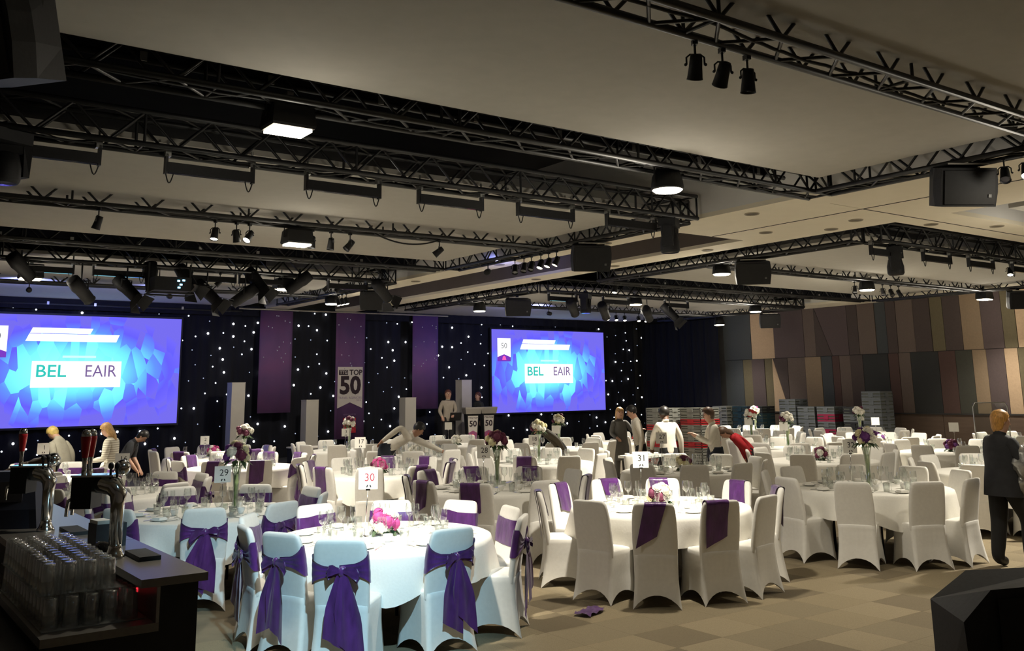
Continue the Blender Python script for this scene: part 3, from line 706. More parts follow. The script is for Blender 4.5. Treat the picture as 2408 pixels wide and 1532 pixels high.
# banners
def banner_mat():
    m = mat('banner_purple', (0.150, 0.055, 0.165), 0.8, var=0.12, scale=1.2, col2=(0.085, 0.05, 0.15)); return m
BANP = banner_mat(); BANW = mat('banner_white', (0.6, 0.55, 0.53), 0.8); BANR = mat('banner_red', (0.42, 0.015, 0.03), 0.8); BANI = mat('banner_ink', (0.03, 0.015, 0.025), 0.8); BANL = mat('banner_lilac', (0.22, 0.14, 0.28), 0.8)
dim = emis('banner_star', (0.75, 0.7, 0.85), 0.18)
def banner(x0, x1, z0, z1, label, logo=False):
    t = thing('hanging_banner', label, 'banner', ((x0+x1)/2, 24.0, z0), 0, 'purple hanging banners')
    w = x1-x0; h = z1-z0; n = 10; V = []; F = []
    for i in range(n+1):
        x = -w/2+w*i/n; y = 0.012*sin(i*1.1)
        V += [(x, y, 0), (x, y, h), (x, y+0.006, h), (x, y+0.006, 0)]
    for i in range(n):
        a, c = 4*i, 4*i+4
        F += [(a, c, c+1, a+1), (a+1, c+1, c+2, a+2), (a+2, c+2, c+3, a+3), (a+3, c+3, c, a)]
    F += [(0, 1, 2, 3), (4*n+3, 4*n+2, 4*n+1, 4*n)]
    MB().add(V, F).build('cloth', BANP, t, True)
    rb = random.Random(int(x0*10)); sp_ = MB()
    for k in range(14): sp_.ell((rb.uniform(-w*.45, w*.45), -0.02, rb.uniform(h*.45, h*.97)), (0.016, 0.004, 0.016), 6, 4)
    o = sp_.build('glimmers', dim, t); o['kind'] = 'stuff'
    F_ = (pi/2, 0, 0)
    if logo:
        def quad(nm, pts, m, d=0.022): MB().add([(x, -d, z) for x, z in pts], [tuple(range(len(pts)))]).build(nm, m, t)
        top = 2.66-z0
        quad('badge', [(-w*.43, top), (w*.43, top), (w*.43, top-1.12), (0, top-0.96), (-w*.43, top-1.12)], BANW)
        quad('logo_box', [(-w*.39, top-.08), (-w*.08, top-.08), (-w*.08, top-.22), (-w*.39, top-.22)], BANI, 0.024)
        lettering('TTG', 0.12, BANW, t, (-w*.23, -0.027, top-.15), F_, 0.002)
        lettering('TOP', 0.20, BANI, t, (w*.19, -0.026, top-.155), F_, 0.006)
        lettering('50', 0.66, BANI, t, (0.0, -0.026, top-.52), F_, 0.024, sx=0.98)
        lettering('TRAVEL AGENCIES', 0.085, BANL, t, (0, -0.026, top-.84), F_)
        lettering('2015', 0.07, BANL, t, (w*.3, -0.026, top-.91), F_)
        lettering('sponsored by', 0.07, BANL, t, (0, -0.026, top-1.28), F_)
        quad('red_square', [(-w*.22, top-1.38), (w*.22, top-1.38), (w*.22, top-1.78), (-w*.22, top-1.78)], BANR)
        quad('red_mark', [(-.06, top-1.62), (.06, top-1.62), (.04, top-1.52), (0, top-1.45), (-.04, top-1.52)], mat('banner_pink', (0.6, 0.12, 0.1), 0.8), 0.024)
        lettering('Emirates', 0.075, mat('banner_pink', (0.6, 0.12, 0.1), 0.8), t, (0, -0.026, top-1.70), F_)
    return t
banner(9.19, 10.09, 1.47, 4.13, 'plain purple hanging banner with faint stars left of the lettered one')
banner(11.37, 12.25, 0.72, 4.15, 'purple hanging banner lettered TOP 50 with a red square', True)
banner(13.79, 14.65, 1.47, 4.15, 'plain purple hanging banner beside the woman on stage')
# plinths
PLW = mat('plinth_white', (0.50, 0.47, 0.42), 0.7, var=0.03, scale=5)
for x, zt, lb in ((8.40, 2.235, 'tall white plinth standing right of the left screen'), (10.38, 1.78, 'short white plinth between plain banner and lettered banner'),
                  (13.30, 1.79, 'short white plinth behind the bending waiter'), (15.16, 2.265, 'tall white plinth behind the standing presenter')):
    t = thing('display_plinth', lb, 'plinth', (x, 23.4, 0.30), 0, 'white plinths on the stage')
    b = MB().bbox(-.17, .17, -.17, .17, 0.02, zt-.30); o = b.build('column', PLW, t)
    MB().bbox(-.16, .16, -.16, .16, 0.0, 0.03).build('foot', BLKP, t); MB().bbox(-.175, .175, -.175, .175, zt-.30, zt-.285).build('cap', PLW, t)
# lecterns
LECT = mat('lectern_grey', (0.36, 0.33, 0.29), 0.6, var=0.04, scale=10); LPINK = mat('lectern_magenta', (0.42, 0.10, 0.26), 0.6, var=0.1, scale=3); LWHT = mat('lectern_print_white', (0.72, 0.67, 0.62), 0.6)
def lectern(x, y, label):
    t = thing('lectern', label, 'lectern', (x, y, 0.30), -0.30, 'pair of branded lecterns')
    MB().loft([[(sx*.21, sy*.18-.02, 1.03) for sx, sy in ((-1, -1), (1, -1), (1, 1), (-1, 1))], [(sx*.235, sy*.21-.02, 1.17) for sx, sy in ((-1, -1), (1, -1), (1, 1), (-1, 1))], [(sx*.235, sy*.21-.02, 1.21) for sx, sy in ((-1, -1), (1, -1), (1, 1), (-1, 1))]]).build('top', LECT, t)
    MB().loft([[(sx*.12, sy*.10, 0.03) for sx, sy in ((-1, -1), (1, -1), (1, 1), (-1, 1))], [(sx*.18, sy*.15, 1.03) for sx, sy in ((-1, -1), (1, -1), (1, 1), (-1, 1))]]).build('column', SPK, t)
    MB().bbox(-.26, .26, -.2, .2, 0, 0.03).build('base', BLKP, t)
    def P(u, z): k = (z-.03)/1.0; return (u*(.12+.06*k), -(.10+.05*k)-.012, z)
    MB().add([P(-.82, .98), P(.82, .98), P(.82, .52), P(0, .58), P(-.82, .52)], [(0, 1, 2, 3, 4)]).build('print_badge', LWHT, t)
    MB().add([P(-.82, .52), P(0, .58), P(.82, .52), P(.82, .06), P(-.82, .06)], [(0, 1, 2, 3, 4)]).build('print_foot', LPINK, t)
    a = atan2(0.05, 1.0); F = (pi/2+a*0.9, 0, 0)
    lettering('TTG TOP', 0.065, BANI, t, (0, -.163, .92), F, 0.001); lettering('50', 0.22, BANI, t, (0, -.156, .76), F, 0.006)
    MB().add([(-.05, -.133, .42), (.05, -.133, .42), (.03, -.134, .47), (0, -.136, .50), (-.03, -.134, .47)], [(0, 1, 2, 3, 4)]).build('print_mark', mat('print_red', (0.85, 0.05, 0.10), 0.5), t)
    MB().tube([(0.1, 0, 1.2), (0.1, -.04, 1.38), (0.09, -.10, 1.44)], 0.008, 6).ell((0.09, -.11, 1.445), (.016, .02, .016)).build('microphone', BLK, t)
lectern(14.80, 22.45, 'lectern with 50 print standing in front of the presenter')
lectern(15.40, 22.55, 'second lectern with 50 print next to the right screen')
# dark skirted low tables before the stage
for x, y, lb in ((9.55, 21.2, 'dark skirted low table with white top below the short left plinth'), (13.1, 21.2, 'dark skirted low table with white top behind the bending waiter')):
    t = thing('skirted_table', lb, 'table', (x, y, 0), 0, 'dark skirted tables before the stage')
    MB().bbox(-.55, .55, -.3, .3, 0.0, 0.70).build('skirt', DRAPE, t); MB().bbox(-.57, .57, -.32, .32, 0.70, 0.73).build('top', PLW, t)
# ------------------------------------------------------------------ covered banquet chair
def rear_y(z):      # rear face of the chair at height z
    pts = ((0, -.275), (.12, -.250), (.25, -.228), (.42, -.212), (.55, -.218), (.75, -.246), (.92, -.285))
    for (a, p), (b, q) in zip(pts, pts[1:]):
        if z <= b: return p+(q-p)*(z-a)/(b-a)
    return pts[-1][1]
def half_w(z):
    pts = ((0, .235), (.12, .222), (.25, .212), (.45, .207), (.70, .205), (.86, .197), (.92, .19))
    for (a, p), (b, q) in zip(pts, pts[1:]):
        if z <= b: return p+(q-p)*(z-a)/(b-a)
    return pts[-1][1]
def front_y(z): return 0.235-0.02*min(1, z/.3)+0.015*max(0, (z-.3)/.17)
def chair_meshes():
    b = MB(); rings = []; K = 10; N = 9
    # skirt: four sides with arched hems, stretched between the feet
    for k in range(K+1):
        ring = []
        for side in range(4):
            for i in range(N):
                u = -1+2*i/N
                arch = (0.115, 0.10, 0.115, 0.10)[side]*(1-abs(u)**2.2)
                z = arch+(0.455-arch)*(k/K)
                hw, ry, fy = half_w(z), rear_y(z), front_y(z)
                c = abs(u)**4; pinch = (0.045*(1-z/.46)+0.004)*(1-u*u)
                rd = 0.016*c
                if side == 0: p = (u*(hw-rd), ry+pinch+rd, z)
                elif side == 1: p = (hw-pinch*0.8-rd, ry+rd+(fy-ry-2*rd)*(u+1)/2, z)
                elif side == 2: p = (-u*(hw-rd), fy-pinch-rd, z)
                else: p = (-(hw-pinch*0.8-rd), fy-rd+(ry-fy+2*rd)*(u+1)/2, z)
                ring.append(p)
        rings.append(ring)
    cen = Vector((0, 0.0, 0.455))
    for s, dz in ((0.97, 0.012), (0.90, 0.020), (0.6, 0.026), (0.2, 0.028)):
        rings.append([tuple(Vector((cen.x+(p[0]-cen.x)*s, cen.y+(p[1]-cen.y)*s, 0.455+dz))) for p in rings[K]])
    V = [p for r in rings for p in r]; n = len(rings[0]); F = []
    for i in range(len(rings)-1):
        for k in range(n): F.append((i*n+k, i*n+(k+1) % n, (i+1)*n+(k+1) % n, (i+1)*n+k))
    F.append(tuple((len(rings)-1)*n+k for k in range(n)))
    seat = MB().add(V, F).mesh('chair_skirt', FAB, True)
    rings = []
    for z, kw, kt in ((.34, .90, 1), (.43, .965, 1), (.50, .985, 1), (.58, 1, 1), (.68, 1, 1), (.78, 1, 1), (.85, .99, 1), (.885, .965, .95), (.905, .92, .85), (.917, .84, .6), (.921, .7, .3)):
        hw = half_w(z)*kw; ry = rear_y(z)+max(0, .0125*(.60-z)/.17); th = 0.062
        cy = ry+th/2; ring = []
        for k in range(24):
            a = 2*pi*k/24; ca, sa = cos(a), sin(a)
            x = hw*math.copysign(abs(ca)**0.32, ca); y = cy+th/2*kt*math.copysign(abs(sa)**0.55, sa)+0.012*(1-(x/hw)**2)*0
            ring.append((x, y, z))
        rings.append(ring)
    back = MB().loft(rings).mesh('chair_back', FAB, True)
    return seat, back
CS, CB = chair_meshes()
FOOT = MB().lathe([(.016, 0), (.016, .03)], 8).mesh('chair_foot', mat('foot_cap', (.3, .28, .24), .5))
# sash tied in a bow (band, knot, loops, tails) and sash laid over the back
def back_pt(s, z, off):
    # s 0..1 once round the backrest section from rear centre, to the +x side, front, -x side
    th = 0.062; hw = half_w(z); cy = rear_y(z)+th/2
    a = -pi/2+2*pi*s; ca, sa = cos(a), sin(a)
    x = (hw+off)*math.copysign(abs(ca)**0.32, ca) if abs(ca) > 1e-6 else 0.0
    y = cy+(th/2+off)*math.copysign(abs(sa)**0.55, sa) if abs(sa) > 1e-6 else cy
    return (x, y, z)
def bow_meshes(v):
    rb = random.Random(v); V = []; F = []; n = 56
    tilt = rb.uniform(-.01, .01)
    for i in range(n+1):
        s = i/n; d = min(s, 1-s)          # distance from the knot
        t = min(1, d/0.22)
        zc = 0.716-0.010*(1-t); hh = 0.030+(0.108-0.030)*t**0.8
        for j in range(10):
            w = -1+2*j/9
            z = zc+hh*w+tilt*(1 if s < .5 else -1)
            off = 0.009+0.006*sin(j*2.1+s*9)*(1-t*0.55)*min(1, .25+(1-t)*2)+0.008*(1-t)
            V.append(back_pt(s, z, off))
    for i in range(n):
        for j in range(9): F.append((i*10+j, (i+1)*10+j, (i+1)*10+j+1, i*10+j+1))
    band = MB().add(V, F).mesh('sash_band', PUR, True)
    ky = rear_y(.70)-.035; kx = rb.uniform(-.03, .03)
    R = Matrix.Rotation(rb.uniform(-.3, .3), 3, 'Y')
    knot = MB().ell((kx, ky, .705), (.030, .024, .038), 12, 8, R, .10, rb).mesh('sash_knot', PUR, True)
    loops = []
    for s in (-1, 1):
        L = rb.uniform(.085, .125); rise = rb.uniform(.0, .055); sag = rb.uniform(.03, .08); wd = rb.uniform(.030, .042); V = []; F = []; m = 16; q = 5
        for i in range(m+1):
            t = i/m; r = sin(pi*t)**.8; back = 1 if t > .5 else -1
            cx = kx+s*(.012+L*r); cz = .708+rise*r-sag*r*r+.012*back*r; cy_ = ky-.010-.020*sin(pi*t)+.014*cos(pi*t)
            hwd = .012+(wd-.012)*min(1, r*1.6)
            for j in range(q):
                w = -1+2*j/(q-1)
                V.append((cx+.010*sin(w*3+s)*r, cy_+.008*sin(w*5+t*6)*r, cz+hwd*w))
        for i in range(m):
            for j in range(q-1): F.append((i*q+j, (i+1)*q+j, (i+1)*q+j+1, i*q+j+1))
        loops.append(MB().add(V, F).mesh('sash_loop', PUR, True))
    tails = []
    for s in (-1, 1):
        Lb = rb.uniform(.42, .54); wd = rb.uniform(.070, .105); lean = s*rb.uniform(.01, .05)+rb.uniform(-.04, .04); cut = rb.choice((-1, 1))*rb.uniform(.04, .09)
        V = []; F = []; m = 12; q = 7
        for i in range(m+1):
            t = i/m
            for j in range(q):
                w = -1+2*j/(q-1)
                hwid = .018+(wd-.018)*min(1, t*1.9)**.8
                z = .69-Lb*t-cut*w*t*t
                x = kx+s*.016+lean*t*1.6+hwid*w
                y = min(ky-.006, rear_y(max(z, 0))-.022)-.016*sin(w*5.5+s+t*2)*min(1, t*2.5)*(1-.3*t)-.008*(s > 0)
                V.append((x, y, z))
        for i in range(m):
            for j in range(q-1): F.append((i*q+j, (i+1)*q+j, (i+1)*q+j+1, i*q+j+1))
        tails.append(MB().add(V, F).mesh('sash_tail', PUR, True))
    return band, knot, loops, tails
BOWS = [bow_meshes(v) for v in range(20, 26)]
def drape_mesh(v):
    rb = random.Random(v); cx = rb.uniform(-.06, .06); w = rb.uniform(.098, .122); Lf = rb.uniform(.22, .30); Lr = rb.uniform(.32, .42)
    cut1, cut2 = rb.uniform(-.05, .05), rb.choice((-1, 1))*rb.uniform(.03, .07); sl = rb.uniform(-.10, .10)
    path = []
    m = 26
    for i in range(m+1):
        t = i/m
        if t < .42: z = .915-Lf*(1-t/.42); y = rear_y(z)+.062+.012; d = (1-t/.42); side = 1
        elif t < .58:
            a = (t-.42)/.16*pi; z = .912+.018*sin(a); y = rear_y(.915)+.031+.043*cos(a); d = 0; side = 0
        else: z = .915-Lr*((t-.58)/.42); y = rear_y(z)-.014; d = (t-.58)/.42; side = -1
        path.append((y, z, d, side))
    V = []; F = []; q = 6
    for (y, z, d, side) in path:
        for j in range(q):
            u = -1+2*j/(q-1)
            cut = cut1 if side > 0 else cut2
            V.append((cx+w*u+sl*d*(1 if side < 0 else -.6), y+.004*sin(u*5+d*3)*(1 if side else 0)+(-.004 if side < 0 else .004 if side > 0 else 0)*d, z-(cut*u*d if side else 0)))
    for i in range(m):
        for j in range(q-1): F.append((i*q+j, (i+1)*q+j, (i+1)*q+j+1, i*q+j+1))
    return MB().add(V, F).mesh('draped_sash', PUR, True)
DRAPES = [drape_mesh(v) for v in range(40, 48)]
nb = [0, 0]
def make_chair(x, y, rz, label, group):
    t = thing('banquet_chair', label, 'chair', (x, y, 0), rz, group)
    link('seat_cover', CS, t); link('backrest', CB, t)
    return t
def make_sash(x, y, rz, style, label, k=None):
    if style == 'bow':
        nb[0] += 1; band, knot, loops, tails = BOWS[(nb[0] if k is None else k) % len(BOWS)]
        t = thing('chair_sash', label, 'sash', (x, y, 0), rz, 'purple sashes tied in bows')
        link('band', band, t); link('knot', knot, t)
        for l in loops: link('loop', l, t)
        for l in tails: link('tail', l, t)
        return t
    nb[1] += 1
    o = link('chair_sash', DRAPES[(nb[1] if k is None else k) % len(DRAPES)], None, (x, y, 0), rz)
    return tag(o, label, 'sash', 'purple sashes laid over chair backs')
# ------------------------------------------------------------------ tables
TR = 0.915
def table_meshes():
    top = MB().lathe([(TR-.01, .70), (TR, .705), (TR, .725), (TR-.01, .73)], 40).mesh('table_top', WOODD)
    leg = MB().tube([(0, 0, 0), (0, 0, .70)], .016, 8).mesh('table_leg', BLK, True)
    return top, leg
TT, TL = table_meshes()
def cloth_mesh(v, drop=.235):
    rb = random.Random(v); n = 96; V = []; F = []
    ph = rb.uniform(0, 6); rings = [(0.0, .748), (.5, .748), (.80, .748), (TR-.01, .7475), (TR+.012, .738), (TR+.024, .70)]
    ks = [(0.25, 0.2), (.5, .5), (.75, .8), (1.0, 1.0)]
    V.append((0, 0, .748))
    for r, z in rings[1:]:
        for k in range(n): a = 2*pi*k/n; V.append((r*cos(a), r*sin(a), z))
    for t, am in ks:
        for k in range(n):
            a = 2*pi*k/n
            fold = (sin(a*9+ph)+.6*sin(a*14+ph*2)+.4*sin(a*23+ph))*.030*am
            d = drop*(1+.42*max(0, cos(4*(a+ph)))**2)          # a square cloth hangs lower at four corners
            V.append(((TR+.03+fold+.035*t)*cos(a), (TR+.03+fold+.035*t)*sin(a), .70-d*t))
    for k in range(n): F.append((0, 1+k, 1+(k+1) % n))
    R_ = len(rings)-1+len(ks)
    for i in range(R_-1):
        for k in range(n): F.append((1+i*n+k, 1+(i+1)*n+k, 1+(i+1)*n+(k+1) % n, 1+i*n+(k+1) % n))
    return MB().add(V, F).mesh('table_linen', CLOTH, True)
CLOTHS = [cloth_mesh(v) for v in range(60, 64)]
# glassware and settings
WINE = MB().lathe([(.033, 0), (.033, .003), (.006, .008), (.0045, .03), (.0045, .085), (.012, .095), (.033, .115), (.041, .145), (.039, .18), (.033, .21)], 14, caps=False).mesh('wine_glass', GLASS, True)
TUMB = MB().lathe([(.001, .006), (.030, .004), (.032, .0), (.036, .05), (.039, .10), (.037, .10), (.034, .05), (.029, .012), (.001, .012)], 14, caps=False).mesh('tumbler', GLASS, True)
FLUT = MB().lathe([(.030, 0), (.030, .003), (.005, .008), (.0045, .03), (.0045, .07), (.014, .09), (.024, .13), (.025, .17), (.022, .21)], 12, caps=False).mesh('champagne_flute', GLASS, True)
PLATE = MB().lathe([(.001, .004), (.05, .003), (.055, 0), (.085, .012), (.086, .015), (.055, .007), (.001, .007)], 24, caps=False).mesh('side_plate', CHINA, True)
KNIFE = MB().bbox(-.006, .006, -.11, -.02, 0, .004).bbox(-.009, .009, -.02, .11, 0, .0025).mesh('knife', CUT)
FORK = MB().bbox(-.005, .005, -.10, .04, 0, .004).bbox(-.011, .011, .04, .055, 0, .004).bbox(-.011, -.007, .055, .10, 0, .003).bbox(-.002, .002, .055, .10, 0, .003).bbox(.007, .011, .055, .10, 0, .003).mesh('fork', CUT)
NAPK = MB().loft([[(-.055, -.055, 0), (.055, -.055, 0), (.055, .055, 0), (-.055, .055, 0)], [(-.05, -.05, .012), (.05, -.05, .012), (.05, .05, .012), (-.05, .05, .012)], [(-.04, -.045, .024), (.045, -.04, .024), (.045, .045, .026), (-.04, .04, .026)]]).mesh('napkin', CLOTH)
CUP = MB().lathe([(.001, .004), (.022, 0), (.024, .004), (.038, .03), (.041, .06), (.038, .06), (.034, .03), (.02, .008), (.001, .008)], 14, caps=False).mesh('coffee_cup', CHINA, True)
CANDLE = MB().lathe([(.001, .003), (.033, .0), (.035, .05), (.035, .06), (.031, .06), (.030, .02), (.001, .02)], 14, caps=False).mesh('tea_light_holder', WATERG, True)
def small(name, me, x, y, z, label, cat, group, rz=0):
    o = link(name, me, None, (x, y, z), rz)
    return tag(o, label, cat, group)
# flowers
FC = {'white': (0.80, 0.77, 0.68), 'cream': (0.74, 0.68, 0.42), 'plum': (0.13, 0.018, 0.055), 'pink': (0.52, 0.06, 0.24), 'purple': (0.14, 0.03, 0.20), 'red': (0.50, 0.03, 0.03)}
FM = {k: mat('petals_'+k, c, 0.7, var=0.25, scale=25, bump=0.3) for k, c in FC.items()}
def blossom_mesh(k, seed):
    rb = random.Random(seed); b = MB()
    for ly in range(4):
        n = 9-ly; r0 = .050-.010*ly; el = .2+.38*ly
        for i in range(n):
            a = 2*pi*(i+.5*ly)/n+rb.uniform(-.15, .15); d = Vector((cos(a)*cos(el), sin(a)*cos(el), sin(el))); t_ = Vector((-sin(a), cos(a), 0)); u_ = d.cross(t_)
            P = []
            for q, w in ((.25, .008), (.7, .019), (1.0, .013)):
                for s in (-1, 1): P.append(d*(r0*q)+t_*(w*s)+u_*(.012*q*q)*-1)
            P.append(d*(r0*1.12)-u_*.008)
            b.add(P, [(0, 1, 3, 2), (2, 3, 5, 4), (4, 5, 6)])
    b.ell((0, 0, .004), (.036, .036, .034), 10, 6)
    return b.mesh('blossom', FM[k], True)
BLM = {k: [blossom_mesh(k, i*7+len(k)) for i in range(2)] for k in FC}
LEAFM = MB().add([(0, 0, 0), (.03, .05, .012), (0, .13, -.015), (-.03, .05, .012), (0, .06, -.004)], [(0, 1, 4), (1, 2, 4), (2, 3, 4), (3, 0, 4)]).mesh('leaf', LEAF)
VASE = MB().lathe([(.001, .004), (.05, 0), (.055, .008), (.030, .10), (.028, .22), (.036, .36), (.055, .46), (.060, .47), (.054, .46), (.034, .36), (.025, .22), (.026, .10), (.045, .015), (.001, .015)], 16, caps=False).mesh('flower_vase', WATERG, True)
BOWL = MB().lathe([(.001, .004), (.06, 0), (.085, .03), (.09, .07), (.085, .07), (.08, .03), (.055, .01), (.001, .01)], 18, caps=False).mesh('flower_bowl', WATERG, True)
LILY = MB().loft([[(.010*cos(a), .010*sin(a), .03) for a in [2*pi*k/8 for k in range(8)]], [(.012*cos(a), .012*sin(a), .20) for a in [2*pi*k/8 for k in range(8)]], [(.028*cos(a)+.01, .024*sin(a), .30) for a in [2*pi*k/8 for k in range(8)]], [(.010*cos(a)+.03, .006*sin(a), .38) for a in [2*pi*k/8 for k in range(8)]]])
LILYM = LILY.mesh('calla_lily', mat('calla_pale_green', (.55, .62, .25), .5, var=.2, scale=12), True)
def flowers(x, y, z, tall, cols, label, seed):
    rb = random.Random(seed)
    t = thing('flower_arrangement', label, 'flowers', (x, y, z), rb.uniform(0, 6), 'table flower arrangements')
    if tall:
        link('vase', VASE, t); h = .57; R_ = .115
        link('lily', LILYM, t, (0, 0, .0), rb.uniform(0, 6))
        sb = MB()
        for k in range(6): a = k*1.05; sb.tube([(.012*cos(a), .012*sin(a), .05), (.02*cos(a+1), .02*sin(a+1), .35), (.04*cos(a), .04*sin(a), h-.06)], .004, 5)
        o = sb.build('stems', STEM, t)
    else:
        link('bowl', BOWL, t); h = .095; R_ = .10
    n = 13
    for i in range(n):
        g = i*2.39996; ph = math.acos(1-1.25*(i+.5)/n)
        d = Vector((sin(ph)*cos(g), sin(ph)*sin(g), cos(ph)))
        k = cols[i % len(cols)]
        o = link('blossom', rb.choice(BLM[k]), t, d*R_*rb.uniform(.85, 1.05)+Vector((0, 0, h)))
        o.rotation_mode = 'QUATERNION'; o.rotation_quaternion = d.to_track_quat('Z', 'Y'); s = rb.uniform(1.0, 1.35); o.scale = (s, s, s)
    for i in range(8):
        a = i*.785+rb.uniform(-.2, .2)
        o = link('leaf', LEAFM, t, (.06*cos(a), .06*sin(a), h-.05)); o.rotation_euler = (rb.uniform(-.7, -.2), 0, a-pi/2)
    return t
# number card on a stand
CARDM = MB().bbox(-.082, .082, -.0015, .0015, -.082, .082).mesh('number_card', CARD)
REDINK = mat('red_ink', (0.35, 0.03, 0.05), 0.6)
def sign(x, y, num, zc, rz, label, lean=0.0):
    t = thing('table_number', label, 'sign', (x, y, .75), rz, 'table number cards on stands')
    MB().lathe([(.04, 0), (.04, .006), (.008, .012)], 14).build('base', CHROME, t, True)
    MB().tube([(0, 0, .01), (lean, 0, zc-.75-.09)], .0035, 6).build('rod', CHROME, t, True)
    c = link('card', CARDM, t, (lean, 0, zc-.75))
    MB().bbox(-.018, .018, -.006, .006, -.092, -.078).build('clip', CHROME, c)
    if num:
        lettering(num, .092, REDINK if num == '30' else INK, c, (.012, -.0025, .014), (pi/2, 0, 0), 0.0)
        lg = MB()
        for s in (-1, 1): lg.ell((s*.014+.006, -.0025, -.056), (.006, .0008, .013), 8, 6, Matrix.Rotation(-s*.4, 3, 'Y'))
        lg.build('logo', INK, c)
    return t
# ------------------------------------------------------------------ table layout
# key, centre, phrase, number, card offset, card height, tall flowers?, flower colours, chairs (backrest-top points or phase), sash, level of setting
B_, D_, _ = 'bow', 'drape', None
T30C = [(2.83, 7.62, B_), (2.91, 7.07, B_), (3.12, 6.44, B_), (4.04, 6.38, B_), (4.90, 6.62, B_), (5.20, 7.21, B_), (5.12, 7.95, B_), (4.62, 8.42, B_), (3.89, 8.62, B_), (3.12, 8.32, B_)]
T31C = [(5.98, 7.07, _), (6.25, 6.50, D_), (6.88, 6.22, D_), (7.52, 6.20, _), (8.30, 6.70, D_), (8.50, 7.42, D_), (8.08, 8.22, D_), (7.55, 8.62, D_), (6.82, 8.62, D_), (6.15, 8.10, D_)]
T32C = [(9.22, 6.46, _), (9.80, 5.90, _), (10.45, 5.76, _), (11.46, 6.44, _), (11.55, 7.15, _), (11.20, 7.85, _), (10.45, 8.25, _), (9.70, 8.07, _), (9.14, 7.30, _)]
T29C = [(2.34, 9.55, B_), (2.98, 9.03, B_), (3.74, 8.99, B_), (4.42, 9.50, B_), (4.62, 10.25, B_), (4.25, 11.0, B_), (3.45, 11.34, B_), (2.70, 11.10, B_), (2.25, 10.45, B_)]
T28C = [(6.12, 9.20, D_), (5.85, 9.95, D_), (6.05, 10.72, D_), (6.70, 11.28, D_), (7.45, 11.28, D_), (8.05, 10.75, D_), (8.20, 9.95, _), (7.75, 9.15, D_), (6.95, 8.95, _)]
def ringc(cx, cy, ph, st, n=10):
    out = []
    for k in range(n):
        a = ph+2*pi*k/n; out.append((cx+1.2*cos(a), cy+1.2*sin(a), st[k % len(st)] if st else None))
    return out
